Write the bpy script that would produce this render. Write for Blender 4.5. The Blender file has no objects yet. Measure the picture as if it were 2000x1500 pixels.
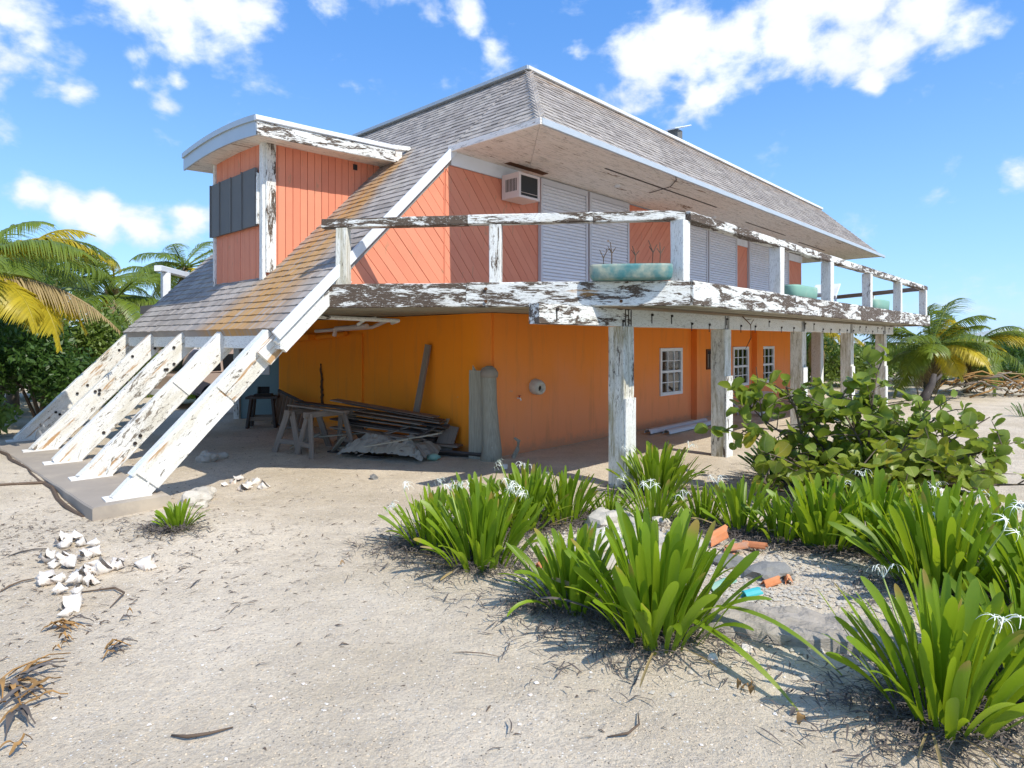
import bpy, math, random
import numpy as np
from mathutils import Vector, Matrix, Euler, noise
S = bpy.context.scene
COL = S.collection
R = random.Random(7)
rad = math.radians
U = R.uniform

# ---------------------------------------------------------------- camera
cam = bpy.data.objects.new('camera', bpy.data.cameras.new('camera')); COL.objects.link(cam)
cam.location = (0, 0, 2.1); cam.rotation_euler = (rad(90), 0, 0)
cam.data.sensor_width = 36; cam.data.lens = 36*1227/2000
cam.data.shift_y = -0.0425
cam.data.clip_start = .05; cam.data.clip_end = 3000
S.camera = cam

# ---------------------------------------------------------------- view
S.view_settings.view_transform = 'Standard'; S.view_settings.look = 'None'
S.view_settings.exposure = 0.72; S.view_settings.gamma = 1
S.view_settings.use_curve_mapping = False

# ---------------------------------------------------------------- sun and sky
EL, AZ = rad(48), math.atan2(.71, -.704)          # azimuth clockwise from +Y
sd = Vector((math.sin(AZ)*math.cos(EL), math.cos(AZ)*math.cos(EL), math.sin(EL)))
sl = bpy.data.lights.new('sun', 'SUN'); sl.energy = 3.15; sl.angle = rad(.5); sl.color = (1, .94, .83)
so = bpy.data.objects.new('sun', sl); COL.objects.link(so)
so.rotation_euler = sd.to_track_quat('Z', 'Y').to_euler(); so.location = (0, 0, 30)

W = bpy.data.worlds.new('World'); S.world = W; W.use_nodes = True


class NT:
    """tiny helper for building node trees"""
    def __init__(s, t): s.t = t; s.t.nodes.clear()
    def n(s, ty, props=None, **ins):
        nd = s.t.nodes.new('ShaderNode'+ty)
        for k, v in (props or {}).items(): setattr(nd, k, v)
        for k, v in ins.items():
            key = int(k[1:]) if k[0] == '_' and k[1:].isdigit() else k.replace('_', ' ')
            sock = nd.inputs[key]
            if isinstance(v, bpy.types.NodeSocket): s.t.links.new(v, sock)
            else:
                if sock.type == 'RGBA' and not hasattr(v, '__len__'): v = (v, v, v, 1)
                if sock.type == 'RGBA' and len(v) == 3: v = (*v, 1)
                sock.default_value = v
        return nd
    def math(s, op, a, b=0, c=0, clamp=False):
        return s.n('Math', {'operation': op, 'use_clamp': clamp}, _0=a, _1=b, _2=c).outputs[0]
    def vm(s, op, a, b=(0, 0, 0), out=0):
        return s.n('VectorMath', {'operation': op}, _0=a, _1=b).outputs[out]
    def ss(s, v, a, b, o0=0., o1=1.):
        return s.n('MapRange', {'interpolation_type': 'SMOOTHSTEP'}, Value=v, From_Min=a, From_Max=b, To_Min=o0, To_Max=o1).outputs[0]
    def lin(s, v, a, b, o0=0., o1=1.):
        return s.n('MapRange', {}, Value=v, From_Min=a, From_Max=b, To_Min=o0, To_Max=o1).outputs[0]
    def noise(s, vec, scale, detail=4, rough=.55, dist=0., col=False):
        return s.n('TexNoise', {}, Vector=vec, Scale=scale, Detail=detail, Roughness=rough, Distortion=dist).outputs[1 if col else 0]
    def mix(s, f, a, b, mode='MIX'):
        nd = s.t.nodes.new('ShaderNodeMix'); nd.data_type = 'RGBA'; nd.blend_type = mode
        for i, v in ((0, f), (6, a), (7, b)):
            if isinstance(v, bpy.types.NodeSocket): s.t.links.new(v, nd.inputs[i])
            elif i == 0: nd.inputs[0].default_value = v
            else: nd.inputs[i].default_value = (*v, 1) if hasattr(v, '__len__') else (v, v, v, 1)
        return nd.outputs[2]
    def scale(s, vec, sc): return s.vm('MULTIPLY', vec, sc)


w = NT(W.node_tree)
sky = w.n('TexSky', {'sky_type': 'NISHITA', 'sun_disc': False, 'sun_elevation': EL, 'sun_rotation': AZ,
                     'air_density': 1.0, 'dust_density': .35, 'ozone_density': 2.6, 'altitude': 0})
gv = w.n('TexCoord').outputs['Generated']
dirn = w.vm('NORMALIZE', gv)
# slow billows bend the coordinates, finer noise frays the cloud edges
warp = w.vm('SUBTRACT', w.noise(dirn, 9, 4, .6, col=True), (.5, .5, .5))
dw = w.vm('ADD', dirn, w.scale(warp, (.07, .07, .05)))
f1 = w.noise(w.scale(dirn, (1, 1, 1.7)), 9, 9, .56, .3)
f2 = w.noise(w.scale(dirn, (1, 1, 1.4)), 26, 7, .55)
fb = w.math('ADD', w.math('MULTIPLY', f1, .68), w.math('MULTIPLY', f2, .32))
CL = [(20, 20, 90, 1), (60, 90, 75, .95), (-60, 80, 110, 1), (250, 5, 75, .9), (330, 20, 80, .95), (430, 20, 95, .95), (500, 30, 70, .8), (420, 90, 45, .65),
      (850, 36, 36, .75), (915, 28, 42, .75), (965, 105, 42, .62), (1122, 110, 34, .55), (155, 180, 34, .7), (240, 110, 40, .5),
      (300, 185, 44, .78), (330, 155, 26, .7), (1270, 130, 85, 1), (1340, 70, 110, 1.1), (1440, 70, 110, 1.1), (1350, 155, 65, .95),
      (1560, 40, 110, 1.1), (1640, 90, 75, .9), (1680, 25, 110, 1.05), (1790, 20, 85, .95), (1740, 95, 60, .95), (1700, 150, 42, .85), (1870, 60, 55, .62), (1935, 30, 50, .5),
      (1965, 345, 48, .85), (2040, 350, 60, .9), (120, 398, 46, .75), (200, 415, 54, .85), (290, 436, 54, .85), (375, 436, 54, .85), (60, 385, 40, .6), (460, 440, 60, .8), (620, 10, 60, .45)]
acc = None
for px, py, r, st in CL:
    c = Vector(((px-1000)/1227, 1, (665-py)/1227)); k = 1/c.length; c.normalize()
    d = w.vm('DISTANCE', dw, tuple(c), out=1)
    v = w.n('MapRange', {}, Value=d, From_Min=0., From_Max=r*1.25/1227*k*1.15, To_Min=st, To_Max=0.).outputs[0]
    acc = v if acc is None else w.n('Math', {'operation': 'SMOOTH_MAX'}, _0=acc, _1=v, _2=.12).outputs[0]
# elsewhere in the sky: the same kind of scattered cumulus
big = w.noise(w.scale(dirn, (1, 1, 1.6)), 3.1, 3, .5)
away = w.ss(w.n('SeparateXYZ', {}, Vector=dirn).outputs[1], .55, .35)
hz = w.ss(w.n('SeparateXYZ', {}, Vector=dirn).outputs[2], .02, .2)
gen = w.math('MULTIPLY', w.math('MULTIPLY', w.lin(big, .5, .75), 1.4), w.math('MULTIPLY', away, hz))
acc = w.math('MAXIMUM', acc, gen)
dens = w.math('ADD', w.math('MULTIPLY', acc, .72), w.math('MULTIPLY', w.math('SUBTRACT', fb, .5), 1.75))
mask = w.math('MULTIPLY', w.ss(dens, .15, .50), w.ss(acc, 0., .12))
core = w.ss(dens, .22, .75)
ccol = w.mix(core, (.66, .78, .98), (1., 1., 1.02))
shade = w.ss(w.noise(w.vm('ADD', dirn, (.02, 0, .05)), 8, 5, .6), .42, .66)
ccol = w.mix(w.math('MULTIPLY', shade, .55), ccol, (.80, .84, .93))
el_ = w.n('SeparateXYZ', {}, Vector=dirn).outputs[2]
grad = w.mix(w.ss(el_, -.02, .5), (.205, .445, .81), (.055, .215, .59))
skc = w.mix(.72, w.scale(sky.outputs[0], (.15, .15, .15)), grad)
b1 = w.n('Background', {}, Color=skc, Strength=1.)
b2 = w.n('Background', {}, Color=ccol, Strength=.72)
mx = w.n('MixShader', {}, _0=mask, _1=b1.outputs[0], _2=b2.outputs[0])
w.n('OutputWorld', {}, Surface=mx.outputs[0])

# ---------------------------------------------------------------- materials
MATS = {}
def newmat(name):
    m = bpy.data.materials.new(name); m.use_nodes = True; MATS[name] = m
    return m, NT(m.node_tree)

def finish(t, col, rough=.7, bump=None, bs=.3, bd=.01, spec=.3, metal=0., trans=None, tcol=None):
    ins = dict(Base_Color=col, Roughness=rough, Metallic=metal)
    ins['Specular_IOR_Level'] = spec
    if bump is not None:
        ins['Normal'] = t.n('Bump', {}, Strength=bs, Distance=bd, Height=bump).outputs[0]
    nd = t.t.nodes.new('ShaderNodeBsdfPrincipled')
    for k, v in ins.items():
        s = nd.inputs[k.replace('_', ' ')]
        if isinstance(v, bpy.types.NodeSocket): t.t.links.new(v, s)
        else: s.default_value = (*v, 1) if hasattr(v, '__len__') and len(v) == 3 else v
    out = nd.outputs[0]
    if trans:
        tr = t.n('BsdfTranslucent', {}, Color=tcol)
        out = t.n('MixShader', {}, _0=trans, _1=out, _2=tr.outputs[0]).outputs[0]
    t.n('OutputMaterial', {}, Surface=out)

def ocoord(t, k=37.):
    """object coordinates with a per-object offset"""
    r = t.n('ObjectInfo').outputs['Random']
    o = t.n('CombineXYZ', {}, X=t.math('MULTIPLY', r, k), Y=t.math('MULTIPLY', r, k*.7), Z=t.math('MULTIPLY', r, k*1.3)).outputs[0]
    return t.vm('ADD', t.n('TexCoord').outputs['Object'], o), r

def peel(name, amount, paint=(.74, .75, .72), wood=(.075, .055, .04), rust=0., stain=.3, stretch=(1., 5., 5.), sc=2.2, mould=0.):
    m, t = newmat(name)
    co, r = ocoord(t)
    st = t.scale(co, stretch)
    n1 = t.noise(st, sc, 9, .68, .6)
    n2 = t.noise(t.scale(co, (1, 9, 9)), sc*5, 6, .7)
    n3 = t.noise(co, .9, 3, .5)
    v = t.math('ADD', t.math('ADD', t.math('MULTIPLY', n1, .75), t.math('MULTIPLY', n2, .25)), t.math('MULTIPLY', n3, .22))
    mk = t.ss(v, .82-amount*.42, .84-amount*.42)            # 1 = bare wood
    fl = t.noise(t.scale(co, (2.2, 15, 15)), sc*2.6, 5, .7, .4)
    mk = t.math('MAXIMUM', mk, t.ss(t.math('ADD', fl, t.math('MULTIPLY', n3, .25)), .80-amount*.12, .83-amount*.12))
    keep = t.ss(t.noise(t.scale(co, (2., 11, 11)), sc*4, 4, .7), .60 if amount < .9 else 2., .64 if amount < .9 else 3.)  # flakes of paint still holding on the bare wood
    mk = t.math('MULTIPLY', mk, t.math('SUBTRACT', 1., keep))
    grain = t.noise(t.scale(co, (.8, 22, 22)), 3.5, 6, .6)
    wc = t.mix(grain, tuple(c*.45 for c in wood), tuple(min(1, c*2.1) for c in wood))
    pn = t.noise(st, 1.3, 5, .6)
    pc = t.mix(t.math('MULTIPLY', t.ss(pn, .45, .7), stain), paint, (.5, .44, .30))
    pc = t.mix(t.math('MULTIPLY', t.ss(t.noise(st, sc*7, 4, .75), .53, .60), .55), pc, (.33, .31, .27))
    if mould: pc = t.mix(t.math('MULTIPLY', t.ss(t.noise(t.scale(co, (.7, 6, 6)), 2.1, 6, .65, .5), .45, .66), mould), pc, (.25, .21, .10))
    c = t.mix(mk, pc, wc)
    if rust:
        rn = t.noise(t.scale(t.vm('ADD', co, (9, 3, 4)), (.55, 5, 5)), 1.6, 5, .62, .3)
        rm = t.ss(rn, .66-rust*.14, .74-rust*.14)
        c = t.mix(t.math('MULTIPLY', rm, .85), c, t.mix(n2, (.16, .06, .02), (.62, .33, .07)))
    h = t.math('ADD', t.math('MULTIPLY', t.math('SUBTRACT', 1., mk), 1.), t.math('MULTIPLY', grain, .7))
    finish(t, c, .72, h, .6, .006)
    return m

def plain(name, col, rough=.7, var=.15, sc=6., bs=.15, spec=.3, metal=0., dirt=None):
    m, t = newmat(name)
    co, r = ocoord(t)
    n = t.noise(co, sc, 6, .6)
    c = t.mix(n, tuple(x*(1-var) for x in col), tuple(min(1, x*(1+var)) for x in col))
    if dirt: c = t.mix(t.math('MULTIPLY', t.ss(t.noise(co, sc*.35, 6, .65), .48, .7), dirt[1]), c, dirt[0])
    rr = t.lin(r, 0, 1, 1-var*.7, 1+var*.7)
    c = t.vm('MULTIPLY', c, t.n('CombineXYZ', {}, X=rr, Y=rr, Z=rr).outputs[0])
    finish(t, c, rough, t.noise(co, sc*6, 4, .6), bs, .004, spec, metal)
    return m

peel('paint_sound', 0.27, stain=.25)
peel('paint_worn', 0.47, stain=.35, rust=.1)
peel('paint_rail', 0.54, stain=.3, sc=1.5)
peel('paint_gone', 0.61, stain=.3, sc=2.0)
peel('paint_deck', 0.54, stain=.2, sc=2.4, stretch=(.75, 4.6, 4.6))
peel('paint_strut', 0.3, paint=(.78, .77, .72), wood=(.15, .125, .095), stain=.5, rust=.62, sc=5.5, stretch=(1., 3.6, 3.6))
peel('paint_post', 0.27, paint=(.72, .72, .66), stain=.45, mould=.75, sc=1.8)
peel('paint_beam', 0.24, paint=(.70, .71, .68), stain=.35, rust=.05)
peel('soffit_paint', 0.25, paint=(.82, .77, .71), wood=(.16, .10, .06), stain=.15, sc=.8, stretch=(.7, 6, 6))
peel('grey_wood', .95, wood=(.19, .155, .125), stain=.2)
peel('dark_wood', .95, wood=(.06, .052, .048), stain=.2)
peel('drift_wood', .95, wood=(.25, .235, .185), stain=.2, stretch=(.8, 4, 4))
plain('trim_white', (.74, .77, .80), .5, .06, 3, dirt=((.45, .44, .42), .5))
plain('metal_trim', (.50, .54, .56), .4, .1, 3, metal=.3)
plain('shutter_white', (.74, .74, .77), .45, .04, 3, dirt=((.55, .53, .48), .25))
plain('shutter_frame', (.58, .58, .60), .45, .05, 3)
plain('storm_grey', (.15, .155, .155), .85, .12, 2)
plain('black_iron', (.03, .024, .02), .7, .3, 20)
plain('rust_iron', (.10, .045, .02), .8, .4, 30)
plain('concrete', (.31, .27, .225), .85, .15, 2.5, .5, dirt=((.47, .40, .31), .85))
plain('concrete_white', (.72, .70, .66), .85, .1, 6, .3)
plain('turquoise', (.05, .17, .18), .6, .5, 4, .4, dirt=((.36, .36, .27), .95))
plain('turquoise_pale', (.19, .36, .29), .6, .15, 4, .3, dirt=((.5, .5, .4), .5))
plain('teal_wall', (.20, .30, .33), .8, .06, 1.5)
plain('dark_inside', (.03, .03, .032), .9, .1)
plain('inside_wall', (.16, .15, .14), .9, .1)
plain('curtain', (.38, .42, .45), .9, .15, 9)
plain('ac_plastic', (.70, .60, .56), .5, .05, 5)
plain('ac_dark', (.03, .028, .025), .6, .2, 40)
plain('shell', (.74, .69, .62), .45, .12, 6, .4, dirt=((.5, .34, .24), .6))
plain('grit', (.58, .48, .35), .9, .25, 9, .8)
plain('lime_rock', (.50, .46, .39), .9, .22, 9, .8)
plain('grey_rubble', (.24, .235, .22), .9, .25, 12, .9)
plain('orange_tile', (.60, .23, .10), .85, .3, 9, .4, dirt=((.45, .36, .28), .6))
plain('cyan_paint', (.05, .38, .42), .5, .15, 9)
plain('dry_leaf', (.30, .17, .06), .8, .4, 10)
plain('dry_leaf_grey', (.135, .115, .10), .85, .4, 10)
plain('litter', (.12, .10, .088), .85, .45, 14)
plain('twig', (.12, .085, .06), .85, .3, 12)
plain('bark', (.13, .10, .075), .9, .3, 6, .8)
plain('trunk_palm', (.17, .14, .11), .9, .25, 8, .8)
plain('tarp', (.27, .25, .21), .75, .4, 2.5, .3)
plain('car_beige', (.42, .32, .26), .35, .03, 2, spec=.5)
plain('car_blue', (.02, .05, .22), .3, .05, 2, spec=.5)
plain('car_silver', (.42, .42, .42), .35, .05, 2, metal=.5)
plain('tyre', (.02, .02, .02), .85, .1)
plain('car_glass', (.012, .014, .016), .12, .05, spec=.8)
plain('red_lens', (.35, .02, .02), .3, .05)
plain('roof_far', (.45, .48, .46), .7, .1)
plain('petal', (.86, .88, .78), .5, .03)
plain('stalk', (.34, .42, .12), .5, .1)

def leafmat(name, a, b, trans=.35, tc=None, rough=.4, yel=0., sc=3., spec=.45):
    m, t = newmat(name)
    co, r = ocoord(t)
    n = t.noise(co, sc, 4, .6)
    c = t.mix(t.math('ADD', t.math('MULTIPLY', n, .5), t.math('MULTIPLY', r, .5)), a, b)
    rnd = t.n('NewGeometry').outputs['Random Per Island']
    raw = t.n('SeparateXYZ', {}, Vector=t.n('TexCoord').outputs['Object'])
    c = t.mix(t.math('MULTIPLY', rnd, .0 if name.startswith('lily_leaf') else .55), c, tuple(x*1.5 for x in b))
    if yel: c = t.mix(t.math('MULTIPLY', t.ss(t.math('ADD', r, rnd), 2-yel*2, 2.-yel), .8), c, (.42, .33, .03))
    if name.startswith('lily_leaf'):
        tip = t.math('MULTIPLY', t.ss(t.math('ADD', raw.outputs[2], t.math('MULTIPLY', n, .25)), .93, 1.08), t.ss(r, .88, .90))
        c = t.mix(tip, c, (.36, .24, .06))
        c = t.mix(t.math('MULTIPLY', t.ss(raw.outputs[2], .16, .0), .6), c, (.40, .42, .14))
    if name == 'grape_leaf_rib':
        rib = t.ss(t.math('ABSOLUTE', raw.outputs[1]), .030, .012)
        sv = t.math('ABSOLUTE', t.math('SUBTRACT', t.math('FRACT', t.math('MULTIPLY', t.math('SUBTRACT', raw.outputs[0], t.math('MULTIPLY', t.math('ABSOLUTE', raw.outputs[1]), .8)), 5.)), .5))
        rib = t.math('MAXIMUM', rib, t.math('MULTIPLY', t.ss(sv, .05, .02), .6))
        c = t.mix(t.math('MULTIPLY', rib, .65), c, (.50, .48, .16))
        c = t.mix(t.math('MULTIPLY', t.ss(t.noise(co, 9, 5, .7), .60, .66), .8), c, (.28, .13, .04))
    tcc = t.mix(.5, c, tc or tuple(min(1, x*2.6) for x in b))
    streak = t.noise(t.scale(co, (30, 30, 2)), 2., 3, .5)
    finish(t, c, rough, streak, .12, .004, spec, trans=trans, tcol=tcc)
    return m
leafmat('lily_leaf', (.06, .14, .006), (.27, .40, .02), .40, (.62, .78, .03), .42, yel=.045, spec=.4)
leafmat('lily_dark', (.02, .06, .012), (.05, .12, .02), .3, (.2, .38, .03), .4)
leafmat('grape_leaf', (.055, .11, .015), (.20, .27, .04), .38, (.52, .62, .06), .4, yel=.1, sc=5)
leafmat('grape_leaf_rib', (.06, .115, .015), (.22, .28, .04), .38, (.55, .62, .06), .4, yel=.16, sc=5)
leafmat('bush_leaf', (.018, .05, .010), (.06, .12, .022), .3, (.2, .36, .04), .45, sc=2)
leafmat('bush_light', (.05, .09, .015), (.14, .20, .035), .35, (.35, .5, .06), .45, sc=2)
leafmat('palm_green', (.05, .10, .012), (.16, .22, .025), .38, (.42, .5, .05), .4)
leafmat('palm_yellow', (.30, .27, .02), (.50, .40, .03), .45, (.75, .62, .05), .42)
leafmat('palm_dry', (.22, .16, .07), (.38, .29, .14), .25, (.4, .3, .1), .7)
leafmat('grass_far', (.10, .12, .03), (.2, .2, .06), .3, (.3, .35, .08), .7, sc=1)

# glass
m, t = newmat('pane_glass')
g = t.n('BsdfGlossy', {}, Roughness=.03, Color=.9)
tr = t.n('BsdfTransparent', {}, Color=(.75, .82, .84))
fz = t.n('Fresnel', {}, IOR=1.6).outputs[0]
t.n('OutputMaterial', {}, Surface=t.n('MixShader', {}, _0=t.math('ADD', fz, .06), _1=tr.outputs[0], _2=g.outputs[0]).outputs[0])

P0 = Vector((-.32, 11.2, 0)); dR = Vector((.681, .732, 0)); dL = Vector((-.732, .681, 0))
def H2W(u, ww, z=0): return P0+dR*u+dL*ww+Vector((0, 0, z))

def hcoord(t):
    p = t.vm('SUBTRACT', t.n('NewGeometry').outputs['Position'], tuple(P0))
    return t.vm('DOT_PRODUCT', p, tuple(dR), out=1), t.vm('DOT_PRODUCT', p, tuple(dL), out=1), t.n('SeparateXYZ', {}, Vector=p).outputs[2], p

# smooth painted masonry: egg-yolk orange on the end, coral on the long side
m, t = newmat('orange_wall')
u_, w_, z_, p_ = hcoord(t)
n = t.noise(p_, 1.1, 5, .6)
side = t.ss(w_, .55, .02)                                   # the long wall takes the coral mix
bounce_tint = t.ss(t.math('ADD', z_, t.math('MULTIPLY', t.math('SUBTRACT', n, .5), 1.2)), 2.2, .2)  # bounce light put into the colour: paler and pinker towards the ground
yolk = t.mix(bounce_tint, (.93, .275, .010), (.95, .31, .022))
coral = t.mix(bounce_tint, (.90, .265, .03), (.88, .31, .13))
c = t.mix(side, yolk, coral)
c = t.mix(t.math('MULTIPLY', t.ss(t.noise(t.scale(p_, (1, 1, .15)), 5, 5, .65), .50, .72), .22), c, (.42, .17, .06))
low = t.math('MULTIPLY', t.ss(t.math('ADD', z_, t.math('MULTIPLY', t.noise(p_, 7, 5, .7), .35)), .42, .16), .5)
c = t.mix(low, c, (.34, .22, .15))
run = t.math('MULTIPLY', t.ss(t.noise(t.scale(p_, (9, 9, .35)), 1.6, 5, .6), .60, .70), t.ss(z_, 2.7, 1.9))
c = t.mix(t.math('MULTIPLY', run, .16), c, (.40, .20, .09))
chip = t.ss(t.noise(p_, 5.5, 7, .72), .69, .705)
c = t.mix(t.math('MULTIPLY', chip, .8), c, (.42, .38, .32))
jn = t.math('ABSOLUTE', t.math('SUBTRACT', t.math('FRACT', t.math('DIVIDE', t.math('ADD', u_, t.math('MULTIPLY', w_, .83)), 1.21)), .5))
c = t.mix(t.math('MULTIPLY', t.ss(jn, .006, .002), .25), c, (.45, .16, .05))
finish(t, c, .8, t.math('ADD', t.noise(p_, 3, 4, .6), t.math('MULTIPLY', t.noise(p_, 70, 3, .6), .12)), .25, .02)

# coral board cladding
m, t = newmat('coral_board')
co, r = ocoord(t)
n = t.noise(co, 1.8, 6, .6)
c = t.mix(n, (.60, .20, .12), (.76, .28, .165))
c = t.mix(t.math('MULTIPLY', r, .35), c, (.80, .33, .20))
u_, w_, z_, p_ = hcoord(t)
c = t.mix(t.math('MULTIPLY', t.ss(t.noise(t.scale(p_, (3, 3, .9)), 2.6, 7, .7, .5), .60, .66), .5), c, (.42, .24, .14))
finish(t, c, .75, t.noise(t.scale(co, (2, 2, 2)), 14, 6, .7), .35, .006)

# shingles with runs of rust below the dormer
m, t = newmat('shingle')
co, r = ocoord(t)
u_, w_, z_, p_ = hcoord(t)
ri = t.n('NewGeometry').outputs['Random Per Island']
rr = t.math('FRACT', t.math('ADD', t.math('MULTIPLY', r, 7.3), ri))
c = t.mix(rr, (.27, .245, .225), (.46, .42, .385))
c = t.mix(t.math('MULTIPLY', t.noise(p_, 22, 5, .7), .5), c, (.20, .18, .17))
c = t.mix(t.math('MULTIPLY', t.ss(t.noise(p_, 1.2, 4, .6), .45, .7), .4), c, (.46, .43, .38))
# run of rust: narrow beside the dormer, fanning out below it
mid = t.math('ADD', t.lin(u_, -.8, -3.2, 1.65, 1.45), t.math('MULTIPLY', t.math('SUBTRACT', t.noise(t.scale(p_, (.6, .6, .6)), 1.6, 3, .5), .5), .9))
half = t.lin(u_, -.8, -3.9, .25, 1.5)
dist = t.math('DIVIDE', t.math('ABSOLUTE', t.math('SUBTRACT', w_, mid)), half)
st = t.noise(t.vm('MULTIPLY', t.n('CombineXYZ', {}, X=u_, Y=w_, Z=0.).outputs[0], (.6, 6., 1)), 1.6, 5, .62)
rm = t.math('MULTIPLY', t.math('MULTIPLY', t.ss(dist, 1.0, .2), t.ss(st, .30, .55)), t.ss(u_, -.5, -1.1))
rm2 = t.math('MULTIPLY', t.ss(z_, 6.5, 7.2), t.math('MULTIPLY', t.ss(st, .4, .65), .45))
rm2 = t.math('MULTIPLY', rm2, t.ss(w_, .6, -.2))
c = t.mix(t.math('MULTIPLY', t.math('MAXIMUM', rm, rm2), .85), c, t.mix(st, (.34, .15, .03), (.55, .33, .11)))
finish(t, c, .9, t.noise(p_, 60, 4, .7), .5, .006, .15)

# coral sand with shell grit
m, t = newmat('sand')
p = t.n('NewGeometry').outputs['Position']
n1 = t.noise(p, .55, 5, .6); n2 = t.noise(p, 6, 6, .65); n3 = t.noise(p, 38, 5, .7); n4 = t.noise(p, 110, 3, .7)
c = t.mix(t.ss(n1, .35, .65), (.53, .445, .325), (.69, .595, .46))
c = t.mix(t.math('MULTIPLY', t.ss(n2, .40, .66), .3), c, (.44, .375, .305))
c = t.mix(t.math('MULTIPLY', t.ss(n3, .50, .62), .45), c, (.36, .30, .23))
c = t.mix(t.math('MULTIPLY', t.ss(n4, .57, .66), .6), c, (.74, .70, .62))
vo = t.n('TexVoronoi', {'feature': 'F1'}, Vector=p, Scale=46.)
spk = t.math('MULTIPLY', t.ss(vo.outputs['Distance'], .30, .18), t.ss(t.n('SeparateColor', {}, Color=vo.outputs['Color']).outputs[0], .80, .86))
c = t.mix(spk, c, (.17, .14, .11))
spk2 = t.math('MULTIPLY', t.ss(vo.outputs['Distance'], .35, .2), t.ss(t.n('SeparateColor', {}, Color=vo.outputs['Color']).outputs[1], .88, .93))
c = t.mix(spk2, c, (.80, .77, .70))
h = t.math('ADD', t.math('ADD', t.math('MULTIPLY', n2, 1.2), t.math('MULTIPLY', n3, .55)), t.math('MULTIPLY', n4, .2))
finish(t, c, .95, h, .9, .035, .1)

m, t = newmat('fissured_rock')
co, r = ocoord(t)
n = t.noise(t.scale(co, (1, 1, 3)), 5, 8, .7, .6)
c = t.mix(n, (.17, .155, .135), (.58, .52, .45))
finish(t, c, .9, n, 1., .04, .2)

def M(n): return MATS[n]

# ---------------------------------------------------------------- object helpers
def link(o, parent=None):
    COL.objects.link(o)
    if parent: o.parent = parent
    return o
def mesh(name, v, f, mat, parent=None, smooth=False):
    me = bpy.data.meshes.new(name); me.from_pydata([tuple(a) for a in v], [], f); me.update()
    for x in (mat if isinstance(mat, (list, tuple)) else [mat]): me.materials.append(M(x))
    if smooth: me.polygons.foreach_set('use_smooth', [True]*len(me.polygons))
    return link(bpy.data.objects.new(name, me), parent)
def inst(name, me, parent, loc=(0, 0, 0), rot=(0, 0, 0), sc=(1, 1, 1)):
    o = bpy.data.objects.new(name, me); o.location = loc; o.rotation_euler = rot; o.scale = sc
    return link(o, parent)
def tag(o, label=None, cat=None, group=None, kind=None):
    if label: o['label'] = label
    if cat: o['category'] = cat
    if group: o['group'] = group
    if kind: o['kind'] = kind
    return o
def thing(name, loc, rz, label, cat, group=None):
    o = bpy.data.objects.new(name, None); o.location = loc; o.rotation_euler = (0, 0, rz); o.empty_display_size = .2
    link(o); return tag(o, label, cat, group, 'thing')

class G:
    """geometry collector"""
    def __init__(s): s.v = []; s.f = []
    def add(s, v, f):
        k = len(s.v); s.v += [tuple(a) for a in v]; s.f += [tuple(i+k for i in q) for q in f]; return s
    def box(s, a, b):
        x0, y0, z0 = a; x1, y1, z1 = b
        v = [(x0, y0, z0), (x1, y0, z0), (x1, y1, z0), (x0, y1, z0), (x0, y0, z1), (x1, y0, z1), (x1, y1, z1), (x0, y1, z1)]
        return s.add(v, [(3, 2, 1, 0), (4, 5, 6, 7), (0, 1, 5, 4), (1, 2, 6, 5), (2, 3, 7, 6), (3, 0, 4, 7)])
    def prism(s, poly, fn0, fn1):
        n = len(poly); v = [fn0(*p) for p in poly]+[fn1(*p) for p in poly]
        return s.add(v, [tuple(range(n))[::-1], tuple(range(n, 2*n))]+[(i, (i+1) % n, n+(i+1) % n, n+i) for i in range(n)])
    def tube(s, pts, rr, n=6, cap=True):
        pts = [Vector(p) for p in pts]; v = []; f = []
        if not hasattr(rr, '__len__'): rr = [rr]*len(pts)
        up = Vector((0, 0, 1))
        for i, p in enumerate(pts):
            d = (pts[min(i+1, len(pts)-1)]-pts[max(i-1, 0)]).normalized()
            a = d.cross(up)
            if a.length < .05: a = d.cross(Vector((1, 0, 0)))
            a.normalize(); b = a.cross(d)
            for k in range(n):
                th = 2*math.pi*k/n; v.append(p+(a*math.cos(th)+b*math.sin(th))*rr[i])
        for i in range(len(pts)-1):
            for k in range(n):
                f.append((i*n+k, i*n+(k+1) % n, (i+1)*n+(k+1) % n, (i+1)*n+k))
        if cap: f += [tuple(range(n))[::-1], tuple(range(len(v)-n, len(v)))]
        return s.add(v, f)
    def out(s, name, mat, parent=None, smooth=False): return mesh(name, s.v, s.f, mat, parent, smooth)

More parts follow.
